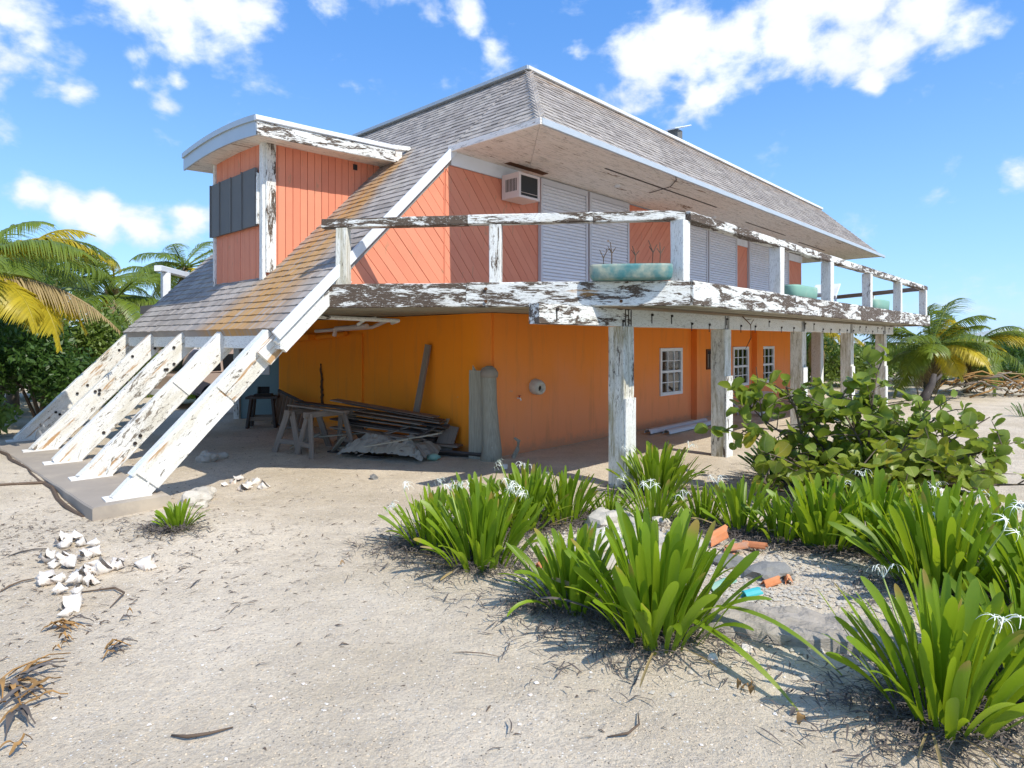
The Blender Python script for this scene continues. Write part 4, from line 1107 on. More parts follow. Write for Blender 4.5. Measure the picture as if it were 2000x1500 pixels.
def stalk_mesh():
    v = G().tube([(0, 0, 0), (.03, 0, .5), (.08, 0, 1)], [.012, .010, .008], 5); return smesh('flower_stalk', v.v, v.f, 'stalk')
STK = stalk_mesh()
def clump(X, Y, h, spread, n, label, mt='lily_leaf', flowers=0, seed=0, tilt=1., wsc=1., group='green strap-leaved lily clumps in the sandy bed', single=True, cat='plant', name='lily_clump'):
    r = random.Random(seed*7+1); n = int(n*1.8) if single else n; h *= .82; wsc *= .80; flowers = (flowers+1)//2
    o = thing(name, at(X, Y), r.uniform(0, 6), label, cat, group)
    g = G()
    for k in range(n):
        q = (k+.5)/n; az = k*2.399+r.uniform(-.3, .3); rr = math.sqrt(q)*spread*r.uniform(.7, 1.1)
        til = (.04+.60*q**1.25*tilt)+r.uniform(-.09, .12)
        L = h*r.uniform(.82, 1.14)*(1.10-.28*q)/max(.6, math.cos(til*.6))
        if r.random() < .10: L *= .5
        loc = Vector((math.cos(az)*rr, math.sin(az)*rr, -.03)); az2 = az+r.uniform(-.35, .35)
        me = LV[mt][min(7, int(abs(r.gauss(q*2.6, 1.3))))+8*r.randrange(2)]
        rot = (r.uniform(-.12, .12), til, az2)
        sc = (L, L*r.uniform(.85, 1.15)*wsc, L)
        if single: inst('leaf', me, o, loc, rot, sc)
        else:
            mt_ = Matrix.Translation(loc) @ Euler(rot).to_matrix().to_4x4() @ Matrix.Diagonal((*sc, 1))
            g.add([mt_ @ v_.co for v_ in me.vertices], [tuple(p.vertices) for p in me.polygons])
    if single:
        for k in range(max(3, n//11)):
            az = r.uniform(0, 6.28); L = h*r.uniform(.45, .85)
            inst('dead_leaf', DL[r.randrange(3)], o, (math.cos(az)*spread*.9, math.sin(az)*spread*.9, .02), (r.uniform(-.3, .3), r.uniform(1.1, 1.45), az+r.uniform(-.4, .4)), (L, L*.45, L))
    if not single: g.out('foliage', mt, o, True)['kind'] = 'stuff'
    for k in range(flowers):
        az = r.uniform(0, 6.28); til = r.uniform(.15, .65); L = h*r.uniform(.9, 1.12)
        s = inst('flower_stalk', STK, o, (math.cos(az)*spread*.5, math.sin(az)*spread*.5, 0), (0, til, az), (L, L, L))
        inst('bloom', BL[r.randrange(5)], s, (.08, 0, 1.), (0, -til*.8, r.uniform(0, 6)), (.95/L, .95/L, .95/L))
    return o
LC = [ # X,Y,height,spread,n,flowers,label
 (-.28, 5.95, .80, .30, 58, 5, 'large front lily clump of the left bed, its base nearest the open sand'),
 (-.80, 6.45, .66, .26, 46, 8, 'leftmost lily clump of the bed, thick with thin white flowers'),
 (-.35, 6.85, .74, .26, 46, 5, 'lily clump behind the leftmost one, before the weathered log'),
 (.15, 7.1, .80, .25, 44, 4, 'tall lily clump right of the weathered log, before the coral wall'),
 (.62, 7.35, .66, .26, 42, 1, 'dark-edged lily clump left of the first support post'),
 (1.02, 4.45, .94, .30, 66, 0, 'biggest single lily clump in the middle foreground, upright long leaves'),
 (.50, 5.0, .72, .25, 44, 1, 'shorter lily clump tucked at the left of the middle foreground clump'),
 (1.14, 7.35, .42, .16, 26, 0, 'small lily clump at the foot of the first support post, left side'),
 (1.98, 8.55, .78, .30, 62, 4, 'full lily clump standing behind the first support post, right side'),
 (1.62, 7.15, .55, .20, 36, 3, 'low lily clump in front of the first support post, right side'),
 (2.15, 7.1, .50, .18, 30, 2, 'low spiky lily clump between the first post and the sea grape'),
 (2.45, 6.75, .68, .17, 28, 2, 'narrow upright lily clump alone beyond the orange tiles'),
 (2.78, 6.45, .60, .18, 26, 0, 'short lily clump right of the narrow upright one'),
 (3.12, 6.3, .80, .24, 44, 2, 'lily clump at the left end of the dense row below the sea grape'),
 (3.62, 6.25, .86, .26, 48, 3, 'lily clump in the middle of the dense row below the sea grape'),
 (4.05, 5.95, .84, .26, 46, 3, 'lily clump at the right end of the dense row below the sea grape'),
 (3.52, 5.15, .90, .32, 58, 1, 'broad lily clump at the right, its leaves reaching the sea grape shade'),
 (4.25, 5.35, .82, .30, 50, 3, 'lily clump at the right edge of the picture behind the broad one'),
 (3.95, 4.55, .84, .30, 50, 0, 'lily clump cut by the right edge of the picture, middle height'),
 (2.42, 3.52, .86, .26, 52, 4, 'nearest lily clump at the lower right corner with drooping white flowers'),
 (3.12, 3.75, .74, .26, 44, 0, 'lily clump cut by the right edge beside the nearest one'),
]
for i, (x, y, h, s, n, fl, lb) in enumerate(LC): clump(x, y, h, s, n, lb, flowers=fl, seed=i)
clump(-3.53, 6.65, .34, .12, 30, 'small lone lily tuft beside the front end of the concrete slab', seed=40, group='green strap-leaved lily clumps in the sandy bed', wsc=1.15, tilt=1.2)
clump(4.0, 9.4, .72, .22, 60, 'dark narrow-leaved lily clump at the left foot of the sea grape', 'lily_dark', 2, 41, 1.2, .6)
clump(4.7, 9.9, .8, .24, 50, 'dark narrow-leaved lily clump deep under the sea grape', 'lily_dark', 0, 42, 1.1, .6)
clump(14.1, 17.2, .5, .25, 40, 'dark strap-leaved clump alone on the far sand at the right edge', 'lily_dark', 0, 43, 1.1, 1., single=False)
for i, (x, y, h, lb) in enumerate(((-11.6, 22.8, 1.1, 'strap-leaved clump beyond the struts, left of the beige car'), (-13.2, 23.4, 1.2, 'strap-leaved clump beyond the second strut'), (-10.6, 21.9, .8, 'short strap-leaved clump close to the beige car'))):
    clump(x, y, h, .4, 60, lb, 'lily_leaf', 0, 50+i, 1.1, 1.3, single=False)
# two long leaves fallen outward from the middle clump
for i, (p, q, hh, lb) in enumerate((((1.18, 4.35), (1.62, 3.55), .16, 'long green lily leaf fallen forward from the middle clump, its tip brown'),
                                    ((1.45, 4.5), (2.05, 3.9), .22, 'arching green lily leaf drooping to the sand right of the middle clump'))):
    o = thing('fallen_leaf', at(*p), 0, lb, 'leaf'); P, Q = at(*p), at(*q); d = (Q-P); sdv = Vector((-d.y, d.x, 0)).normalized(); v = []; f = []
    for k in range(11):
        t = k/10; wq = .028*(1-t**4)+.003; c = d*t+Vector((0, 0, hh*4*t*(1-t)*.5+.14*(1-t)+.012))
        v += [c-sdv*wq, c-Vector((0, 0, .01)), c+sdv*wq]
        if k < 10: b = k*3; f += [(b, b+1, b+4, b+3), (b+1, b+2, b+5, b+4)]
    mesh('blade', v, f, 'lily_leaf', o, True)

# ---------------------------------------------------------------- sea grape
sg = thing('sea_grape_shrub', at(4.3, 8.25), 0, 'sprawling sea grape shrub with round leaves right of the second support post', 'shrub')
r = random.Random(11)
def roundleaf(k):
    rr = random.Random(k); v = [(0, 0, 0)]; n = 11
    for i in range(n):
        a = math.pi+2*math.pi*(i+.5)/n; q = .5*(1+rr.uniform(-.04, .04)); x = .5+q*math.cos(a); y = q*.98*math.sin(a)
        v.append((x, y, .34*abs(y)+.22*x*x*(1 if k % 2 else -1)+rr.uniform(-.05, .05)))
    v.append((.5, 0, -.02)); f = [(n+1, i, i % n+1) for i in range(1, n+1)]
    return smesh('leaf', v, f, 'grape_leaf_rib')
RL = [roundleaf(k) for k in range(6)]
ends = []; g = G()
tips = [(-1.35, -.2, .95), (-1.1, .3, 1.25), (-.75, -.1, 1.5), (-.5, .5, 1.35), (-.1, 0, 1.42), (.3, .3, 1.45), (.45, -.1, 1.72), (.75, .3, 1.2), (1.1, 0, 1.1),
        (1.5, .2, 1.15), (2.05, .1, 1.08), (1.1, -.4, .75), (1.7, -.5, .55), (2.25, -.6, .35), (1.3, -.8, .45), (.5, -.6, .8), (-.1, -.7, .6), (-.7, -.7, .55), (-1.2, -.5, .35), (.3, -.9, .3), (2.0, -.2, .75), (.0, .5, .9)]
for i, tp_ in enumerate(tips):
    tp_ = Vector(tp_); b = Vector((r.uniform(-.35, .45), r.uniform(-.2, .2), -.05)); mid = b.lerp(tp_, .5)+Vector((r.uniform(-.15, .15), r.uniform(-.15, .15), r.uniform(-.1, .15)))
    pts = [b, b.lerp(mid, .5)+Vector((0, 0, .04)), mid, mid.lerp(tp_, .6)+Vector((r.uniform(-.08, .08), 0, 0)), tp_]
    mesh('branch', *(lambda q: (q.v, q.f))(G().tube(pts, [.026, .022, .017, .012, .007], 6)), 'bark', sg, True)
    for k in range(19):
        t = r.uniform(.2, 1); j = min(3, int(t*4)); p = pts[j].lerp(pts[j+1], t*4-j)
        e = p+Vector((r.gauss(0, .27), r.gauss(0, .25), r.gauss(.05, .19)))
        if e.z > .12:
            g.tube([p, p.lerp(e, .5)+Vector((0, 0, .03)), e], [.009, .007, .004], 4); ends.append((p, e))
g.out('twigs', 'bark', sg)['kind'] = 'stuff'
cnt = 0; gs = G(); leaves = []
for (p, e) in ends:
    for k in range(r.choice((3, 4, 5))):
        q = p.lerp(e, r.uniform(.4, 1.05)); leaves.append((q, r.uniform(.09, .23), (r.gauss(0, .7), r.gauss(-.25, .7), r.uniform(0, 6.28)), r.randrange(6)))
leaves.sort(key=lambda a: a[0].y-a[1]*3)
for i, (q, s_, rot, k) in enumerate(leaves):
    if i < 298: inst('leaf', RL[k], sg, q, rot, (s_, s_, s_))
    else:
        mt_ = Matrix.Translation(q) @ Euler(rot).to_matrix().to_4x4() @ Matrix.Scale(s_, 4)
        gs.add([mt_ @ v_.co for v_ in RL[k].vertices], [tuple(p_.vertices) for p_ in RL[k].polygons])
gs.out('inner_leaves', 'grape_leaf', sg, True)['kind'] = 'stuff'

# ---------------------------------------------------------------- palms
def frondmesh(seed, mat, L=1., n=46, rise=.55, drop=1.1, ll=.30, sag=.8, wd=.0085):
    r = random.Random(seed); pts = []
    for i in range(13):
        t = i/12; pts.append(Vector((L*t*(1-.16*t*drop), .03*math.sin(t*3+seed), L*(rise*t-drop*.52*t*t))))
    g = G().tube(pts, [.014*(1-.85*i/12)*L+.001 for i in range(13)], 5)
    for i in range(n):
        t = .14+.86*i/n; j = min(11, int(t*12)); p = pts[j].lerp(pts[j+1], t*12-j); d = (pts[j+1]-pts[j]).normalized()
        l = ll*L*(math.sin(min(1, (t-.05)*1.25)*math.pi)**.6*.9+.15)*r.uniform(.85, 1.1)
        for s in (-1, 1):
            dr = (d*.75+Vector((0, s, 0))+Vector((0, 0, .28))*r.uniform(.2, 1)).normalized(); c = p.copy(); sv = d.cross(dr).cross(dr).normalized()*-wd*L*.9
            v = [c-sv*.6, c+sv*.6]; f = []
            for q in range(4):
                dr = (dr+Vector((0, 0, -sag*(.18+.22*q)*r.uniform(.7, 1.2)))).normalized(); c = c+dr*l/4; k = (1, .9, .6, .08)[q]
                v += [c-sv*k, c+sv*k]; f.append((2*q, 2*q+1, 2*q+3, 2*q+2))
            g.add(v, f)
    return smesh('frond', g.v, g.f, mat)
FG = [frondmesh(i, 'palm_green', rise=(.5, .8, .25, 1.0)[i % 4], drop=(1.1, 1.3, .9, 1.2)[i % 4]) for i in range(4)]
FY = [frondmesh(20+i, 'palm_yellow', rise=(.45, .7)[i], drop=(1.25, 1.3)[i], n=64, ll=.27, sag=1.0) for i in range(2)]
FD = [frondmesh(30+i, 'palm_dry', rise=.1, drop=1.2, sag=1.4) for i in range(2)]
def palm(X, Y, h, L, n, label, seed, dry=2, yel=.06, lean=(0, 0), trunk=.13, azs=None):
    r = random.Random(seed); o = thing('coconut_palm', at(X, Y), 0, label, 'palm tree', None)
    pts = [Vector((lean[0]*t*t, lean[1]*t*t, h*t-.1)) for t in (0, .25, .5, .75, 1)]
    G().tube(pts, [trunk*1.5, trunk*1.1, trunk, trunk*.9, trunk*.8], 9).out('trunk', 'trunk_palm', o, True)
    top = pts[-1]
    for k in range(n):
        az = azs[k] if azs and k < len(azs) else k*2.399+r.uniform(-.2, .2); el = r.uniform(-.9, .55)
        me = FY[r.randrange(2)] if r.random() < yel else FG[r.randrange(4)]; l = L*r.uniform(.8, 1.12)
        inst('frond', me, o, top+Vector((0, 0, r.uniform(-.1, .1))), (r.uniform(-.3, .3), -el*.8, az), (l, l, l))
    for k in range(dry):
        l = L*.7; inst('dry_frond', FD[k % 2], o, top-Vector((0, 0, .12)), (0, r.uniform(.6, 1.1), r.uniform(0, 6.28)), (l, l, l))
    return o
# left edge palm whose lit yellow fronds hang into the picture
pl = thing('coconut_palm', at(-8.75, 10.2), 0, 'coconut palm at the left edge with big yellow fronds hanging into view', 'palm tree')
G().tube([(0, 0, -.1), (-.05, 0, 1.2), (-.1, 0, 2.7)], [.24, .18, .15], 10).out('trunk', 'trunk_palm', pl, True)
for (me, az, el, l, zz) in ((FY[0], -.05, -.42, 2.5, 2.95), (FY[1], -.3, -.5, 2.3, 2.8), (FY[0], .25, -.25, 2.4, 2.9), (FG[1], .5, -.1, 2.6, 3.1), (FG[0], .05, .1, 2.5, 3.1), (FY[1], .35, .05, 2.5, 3.05), (FG[0], -.9, .1, 2.5, 2.8), (FG[2], 2., .2, 2.6, 2.8),
                            (FG[3], 3., .2, 2.6, 2.8), (FG[1], 4.2, .2, 2.6, 2.8), (FD[0], .15, .25, 2.5, 2.75), (FG[0], 1.4, .3, 2.8, 2.8)):
    inst('frond' if me not in FD else 'dry_frond', me, pl, (-.1, 0, zz), (0, -el, az), (l, l, l))
PL = [(-12.2, 14.2, 3.6, 2.8, 16, 'dense green coconut palm behind the yellow-fronded one at left'),
      (-15.5, 19.5, 4.2, 3.0, 14, 'coconut palm with an upright dark spear frond left of the roof'),
      (-14.3, 22.5, 3.4, 2.9, 14, 'low coconut palm behind the upper ends of the left struts'),
      (-13.8, 26.5, 5.0, 2.9, 13, 'tall coconut palm just left of the far balcony post'),
      (-17.5, 27.5, 4.6, 3.0, 13, 'distant coconut palm in the gap at the left of the roof'),
      (-11.5, 30., 4.0, 2.8, 12, 'coconut palm seen through the gap under the low eave'),
      (-22, 30., 5.4, 3.0, 12, 'far coconut palm above the left bushes')]
for i, (x, y, h, L, n, lb) in enumerate(PL): palm(x, y, h+.3, L, n, lb, 60+i, dry=3)
PR = [(15.3, 23.2, 1.9, 2.7, 24, 'coconut palm with wide green fronds right of the balcony end', (.2, 0)),
      (18.1, 25., 2.0, 2.6, 20, 'coconut palm at the right edge with drooping yellowish fronds', (.2, 0)),
      (13.2, 27.5, 2.6, 2.6, 12, 'coconut palm showing between the last support posts', (0, 0)),
      (16.8, 33, 2.4, 2.6, 12, 'distant low coconut palm beyond the balcony end', (0, 0)),
      (11.6, 31., 2.4, 2.7, 12, 'coconut palm in the gap below the balcony, beyond the wall end', (0, 0))]
for i, (x, y, h, L, n, lb, ln_) in enumerate(PR): palm(x, y, h, L, n, lb, 80+i, dry=4, yel=.22, lean=ln_, trunk=.10)
sp = thing('dead_stump', at(14.35, 21.6), 0, 'dark leaning dead stump before the palm right of the balcony', 'stump')
G().tube([(-.3, 0, -.1), (-.1, 0, .25), (.08, .0, .6), (.18, 0, .95)], [.2, .14, .12, .07], 9).tube([(.08, 0, .6), (.42, .0, .92)], [.07, .04], 8).out('trunk', 'dark_wood', sp, True)

# ---------------------------------------------------------------- bushes
def leafcloud(rnd, n, c, rx, ry, rzv, size, nb=14):
    """thousands of small leaves in uneven clumps"""
    rs_ = np.random.RandomState(rnd)
    cen = rs_.normal(size=(nb, 3)); cen /= np.linalg.norm(cen, axis=1)[:, None]; cen *= rs_.uniform(.35, .85, (nb, 1)); cen[:, 2] = np.abs(cen[:, 2])*1.1-.25
    k = rs_.randint(0, nb, n); d = rs_.normal(size=(n, 3)); d /= np.linalg.norm(d, axis=1)[:, None]
    p = cen[k]+d*(rs_.uniform(.25, 1, (n, 1))**.5)*rs_.uniform(.28, .5, nb)[k][:, None]
    p *= np.array([rx, ry, rzv]); p += np.array(c); p[:, 2] = np.maximum(p[:, 2], .03)
    a = rs_.normal(size=(n, 3)); a /= np.linalg.norm(a, axis=1)[:, None]; b = np.cross(a, rs_.normal(size=(n, 3))); b /= np.linalg.norm(b, axis=1)[:, None]
    s = size*rs_.uniform(.6, 1.3, (n, 1)); a *= s; b *= s*.42
    v = np.stack([p-a*.5, p+b*.5, p+a*.5, p-b*.5], 1).reshape(-1, 3); f = np.arange(n*4).reshape(-1, 4)
    return v, f
def npmesh(name, v, f, mat, parent):
    me = bpy.data.meshes.new(name); me.vertices.add(len(v)); me.vertices.foreach_set('co', v.astype(np.float32).ravel())
    k = f.shape[1]; me.loops.add(f.size); me.loops.foreach_set('vertex_index', f.astype(np.int32).ravel())
    me.polygons.add(len(f)); me.polygons.foreach_set('loop_start', np.arange(0, f.size, k, dtype=np.int32)); me.polygons.foreach_set('loop_total', np.full(len(f), k, np.int32))
    me.update(calc_edges=True); me.materials.append(M(mat)); return link(bpy.data.objects.new(name, me), parent)
def bush(X, Y, rx, ry, h, n, size, mat, label, seed, cat='bush', name='bush'):
    o = thing(name, at(X, Y), 0, label, cat); v, f = leafcloud(seed, n, (0, 0, h*.45), rx, ry, h*.62, size)
    npmesh('foliage', v, f, mat, o)['kind'] = 'stuff'
    r = random.Random(seed); g = G()
    for k in range(6):
        e = Vector((r.uniform(-.6, .6)*rx, r.uniform(-.6, .6)*ry, h*r.uniform(.5, .8))); g.tube([(r.uniform(-.1, .1), 0, -.05), e*.5+Vector((0, 0, .1*h)), e], [.05, .035, .015], 5)
    g.out('stems', 'bark', o)
BU = [(-12.6, 12.8, 2.0, 1.5, 2.6, 9000, .17, 'bush_leaf', 'dark glossy bush at the left edge under the yellow fronds'),
      (-11.2, 15.0, 1.6, 1.3, 2.9, 9000, .15, 'bush_leaf', 'dark bush behind the farthest strut'),
      (-14.2, 17.2, 2.3, 1.6, 4.4, 10000, .18, 'bush_leaf', 'tall dark bush rising behind the left palms'),
      (-12.7, 19.0, 1.8, 1.4, 3.6, 9000, .17, 'bush_light', 'mid-green bush in front of the palm gap left of the roof'),
      (-10.4, 11.9, 1.0, .8, .9, 2500, .15, 'bush_light', 'low light green bush at the foot of the farthest strut'),
      (-17.5, 22., 3.0, 2., 3.8, 9000, .22, 'bush_leaf', 'broad dark bush far behind the left struts'),
      (-15.3, 25., 2.4, 1.8, 2.4, 6000, .2, 'bush_light', 'pale green bush across the yard beyond the struts'),
      (-9.0, 29., 3.0, 2., 3., 7000, .22, 'bush_leaf', 'dark bush behind the beige car'),
      (-18.5, 18., 2.6, 2., 5.4, 9000, .22, 'bush_leaf', 'tall dense tree-like bush at the far left'),
      (12.6, 30., 3., 2., 2.6, 7000, .2, 'bush_leaf', 'dark bush seen between the last support posts'),
      (15.6, 29., 3.0, 2., 2.2, 6000, .2, 'bush_light', 'light green bush beyond the stump'),
      (20.5, 30., 3.4, 2., 2.0, 7000, .2, 'bush_light', 'low spreading green bush behind the brush pile'),
      (25., 28.5, 3.6, 2., 1.7, 7000, .2, 'bush_leaf', 'low dark green bush at the right edge behind the brush pile'),
      (17.5, 33., 5., 2., 1.9, 8000, .25, 'bush_light', 'wide light green thicket beyond the palms at right'),
      (25.5, 34., 5., 2., 2.1, 8000, .25, 'bush_leaf', 'wide dark thicket beyond the brush pile'),
      (9.6, 34., 4., 2., 2.6, 8000, .25, 'bush_light', 'light thicket seen below the balcony beyond the house end'),
      (7.1, 11.9, .7, .5, .6, 1200, .14, 'bush_light', 'small green bush behind the right side of the sea grape'),
      (29., 38., 5., 3., 2.6, 8000, .3, 'bush_leaf', 'dark evergreen before the pale far building'),
      (22., 40., 5., 3., 2.0, 8000, .3, 'bush_light', 'far light green bush below the right palm')]
for i, (x, y, rx, ry, h, n, s_, mt, lb) in enumerate(BU): bush(x, y, rx, ry, h, n, s_, mt, lb, 200+i)
# far scrub that reads as one mass
rs_ = np.random.RandomState(5); vs, fs, k = [], [], 0
for i in range(46):
    X = -75+i*3.6+rs_.uniform(-1, 1); Y = 52+rs_.uniform(-5, 12)
    if -4 < X < 18 and False: continue
    hh = rs_.uniform(2.4, 3.6)*(1.45 if X < 0 else 1.); v, f = leafcloud(300+i, 1500, (X, Y, hh*.4), 3.6, 2.2, hh*.62, .5); vs.append(v); fs.append(f+k); k += len(v)
o = npmesh('far_scrub', np.concatenate(vs), np.concatenate(fs), 'bush_leaf', None); tag(o, 'far dark green scrub closing the view all round the yard', 'scrub', kind='stuff')
# brush pile
bp_ = thing('brush_pile', at(21.3, 23.6), 0, 'long heap of dry brown branches and fronds at the right edge', 'brush pile'); r = random.Random(9)
for k in range(170):
    x = r.uniform(-4.6, 5.2); z = r.uniform(.05, .8); a = r.uniform(-.9, .9); l = r.uniform(.7, 1.6); y = r.uniform(-.8, .8)
    pts = [(x-l/2*math.cos(a), y, max(.03, z-l*.25*math.sin(a))), (x, y+r.uniform(-.3, .3), z+r.uniform(0, .25)), (x+l/2*math.cos(a), y+r.uniform(-.4, .4), max(.03, z+l*.25*math.sin(a)))]
    G().tube(pts, [.035, .03, .018], 5).out('branch', r.choice(('dry_leaf', 'grey_wood', 'drift_wood', 'dry_leaf', 'palm_dry')), bp_, True)
fr_ = thing('driftwood_rail', at(17.5, 31), 0, 'pale horizontal pole rail beyond the palms at right', 'rail')
beam('pole', (-3.5, 0, 1.25), (4.5, 1., 1.35), .09, .09, 'drift_wood', fr_)
for x in (-3.2, .4, 4.2): beam('post', (x, .4, -.1), (x, .4, 1.3), .1, .1, 'drift_wood', fr_, up=(1, 0, 0))
# pale far building
fb_ = thing('far_building', (47.5, 57, 0), 0, 'low pale building with a light hipped roof at the far right edge', 'building')
G().box((-4, 0, -.2), (6, 6, 2.1)).out('wall', 'storm_grey', fb_)
G().add([(-4.8, -.8, 2.05), (6.8, -.8, 2.05), (6.8, 6.8, 2.05), (-4.8, 6.8, 2.05), (-1, 3, 3.2), (3, 3, 3.2)], [(0, 1, 5, 4), (1, 2, 5), (2, 3, 4, 5), (3, 0, 4), (3, 2, 1, 0)]).out('roof', 'roof_far', fb_)
for x in (-2.5, .5, 3.5): G().box((x, -.05, .7), (x+1, -.01, 1.6)).out('window', 'car_glass', fb_)

# ================================================================ ground details
def rock(name, X, Y, s, mat, label, cat='rock', group=None, seed=0, flat=.7, dz=0., parent=None):
    rr = random.Random(seed); import bmesh
    bm = bmesh.new(); bmesh.ops.create_icosphere(bm, subdivisions=3 if s > .12 else 2, radius=1)
    for v in bm.verts:
        n_ = noise.noise(v.co*1.3+Vector((seed, 0, 0)))*.45+noise.noise(v.co*4+Vector((seed, 3, 0)))*.16
        v.co *= (1+n_); v.co.z *= flat
    me = bpy.data.meshes.new(name); bm.to_mesh(me); bm.free(); me.materials.append(M(mat))
    o = bpy.data.objects.new(name, me); o.scale = (s*rr.uniform(.9, 1.3), s, s); o.rotation_euler = (0, 0, rr.uniform(0, 6)); o.location = at(X, Y, s*flat*.4+dz); link(o, parent)
    if label: tag(o, label, cat, group)
    return o
r = random.Random(21)
GR = 'pale limestone rocks heaped between the lily clumps'
for k in range(46):
    X = r.gauss(1.05, .36); Y = r.gauss(6.3, .42)
    rock('limestone_rock', X, Y, r.uniform(.05, .15), 'lime_rock', 'pale rough limestone rock in the heap between the left and middle lily clumps', 'rock', GR, k)
rock('limestone_rock', 1.02, 6.95, .20, 'lime_rock', 'largest pale limestone rock at the back of the heap', 'rock', GR, 77)
rock('rubble_lump', 2.22, 5.45, .17, 'grey_rubble', 'dark grey concrete lump in the gravel beside the orange tiles', 'rubble', None, 78, .5)
rock('rubble_lump', 1.98, 5.75, .13, 'grey_rubble', 'smaller grey concrete lump behind the orange tiles', 'rubble', None, 79, .5)
# fissured stone ledge along the front of the bed
ld = thing('stone_ledge', at(2.05, 4.45), -.30, 'long fissured grey stone slab lying between the middle and right lily clumps', 'stone slab')
vv = []; nx_, ny_ = 44, 18
for j in range(ny_+1):
    for i in range(nx_+1):
        x = -.72+1.5*i/nx_; y = -.28+.62*j/ny_; e0 = .04*noise.noise(Vector((x*4, 3, 1)))
        e = ss(y, -.28+e0, -.24+e0)*ss(-y, -.34, -.2)*ss(x, -.72, -.6)*ss(-x, -.78, -.6)
        vv.append((x, y+e0*.6, -.06+e*(.12+(.05)*noise.noise(Vector((x*3, y*14, 1)))+.03*noise.noise(Vector((x*9, y*30, 5))))))
ff = [(j*(nx_+1)+i, j*(nx_+1)+i+1, (j+1)*(nx_+1)+i+1, (j+1)*(nx_+1)+i) for j in range(ny_) for i in range(nx_)]
mesh('slab', vv, ff, 'fissured_rock', ld)
def shard(name, X, Y, l, wd, rz_, mat, label, tiltv=.2, cat='tile', curve=.02, group=None, dz=.02):
    o = thing(name, at(X, Y, dz), rz_, label, cat, group); v = []; l *= .8; wd *= .75; o.rotation_euler.x = R.uniform(-.35, .35)
    for e, x in enumerate((-l/2, 0, l/2)):
        for k in range(7):
            t = -1+2*k/6; v.append((x+.01*math.sin(k*3+e), t*wd/2, curve*(1-t*t)*2+x*tiltv))
    n = 7; f = [(e*n+k, e*n+k+1, (e+1)*n+k+1, (e+1)*n+k) for e in range(2) for k in range(6)]
    v2 = [(a, b, c-.014) for a, b, c in v]; m_ = len(v); f2 = [tuple(i+m_ for i in q[::-1]) for q in f]
    side = [(k, m_+k, m_+k+1, k+1) for k in range(6)]+[(14+k+1, m_+15+k, m_+14+k, 14+k) for k in range(6)]+[(e*n, (e+1)*n, m_+(e+1)*n, m_+e*n) for e in range(2)]+[((e+1)*n+6, e*n+6, m_+e*n+6, m_+(e+1)*n+6) for e in range(2)]
    mesh('piece', v+v2, f+f2+side, mat, o, False); return o
shard('roof_tile', 2.03, 6.25, .22, .16, .3, 'orange_tile', 'curved orange roof tile piece, the highest of the orange pieces in the gravel', .5, curve=.05, dz=.08)
shard('roof_tile', 2.17, 6.08, .26, .15, -.4, 'orange_tile', 'flat orange tile piece leaning below the highest one', .3, dz=.05)
shard('roof_tile', 2.36, 6.12, .28, .10, -.7, 'orange_tile', 'narrow orange tile strip at the right of the orange pieces', .1, dz=.06)
shard('roof_tile', 2.05, 5.85, .12, .09, .9, 'orange_tile', 'small orange tile chip in front of the other pieces', .1)
shard('roof_tile', .28, 5.75, .16, .09, .7, 'orange_tile', 'orange tile chip at the right foot of the left lily clumps', .3, dz=.05)
shard('roof_tile', 2.15, 5.22, .18, .08, .3, 'orange_tile', 'small orange red shard beside the dark concrete lump', .2, dz=.03)
shard('roof_tile', 2.33, 5.30, .10, .08, 1.3, 'orange_tile', 'tiny orange shard right of the dark concrete lump', .2, dz=.03)
shard('blue_shard', 1.90, 4.98, .18, .10, .25, 'cyan_paint', 'bright turquoise painted shard on the gravel', .1, 'shard', .02, dz=.03)
shard('blue_shard', 1.72, 5.18, .34, .12, .5, 'turquoise_pale', 'pale blue grey flat shard left of the turquoise one', .1, 'shard', .02, dz=.03)
shard('blue_shard', 1.42, 6.15, .18, .06, 2.9, 'turquoise_pale', 'small pale blue shard on the rock heap', .1, 'shard', .01, dz=.07)

# conch shells
def conchmesh(k):
    rr = random.Random(k); v = []; n = 20
    prof = [(-.5, .03), (-.36, .10), (-.2, .2), (0, .30), (.14, .34), (.2, .24), (.27, .25), (.31, .15), (.37, .16), (.41, .07), (.48, .01)]
    for j, (x, q) in enumerate(prof):
        for i in range(n):
            a = 2*math.pi*i/n+x*2.4; sp_ = 1+(.34 if (i % 4 == 0 and j in (4, 6, 8)) else 0)+rr.uniform(-.06, .06); lip = 1+(.75*math.exp(-((a % 6.283)-1.1)**2*2.2) if j < 6 else 0)
            v.append((x, q*sp_*lip*math.cos(a), q*sp_*lip*math.sin(a)*.85))
    f = [(j*n+i, j*n+(i+1) % n, (j+1)*n+(i+1) % n, (j+1)*n+i) for j in range(len(prof)-1) for i in range(n)]+[tuple(range(n))[::-1], tuple(range(len(v)-n, len(v)))]
    f = [q for i_, q in enumerate(f) if not (i_ % 20 in (2, 3) and 10 < i_ < 90)]   # the dark mouth
    return smesh('conch_shell', v, f, 'shell', True)
CM = [conchmesh(k) for k in range(3)]
def conch(X, Y, s, label, group, k, dz=0.):
    r = random.Random(k*3+1); o = inst('conch_shell', CM[k % 3], None, at(X, Y, s*.13+dz), (r.uniform(-1, 1)*1.5, r.uniform(-.5, .5), r.uniform(0, 6.28)), (s, s, s)); tag(o, label, 'shell', group)
gpos = lambda px, py: (2.1*(px-1000)/(py-665), 1227*2.1/(py-665))
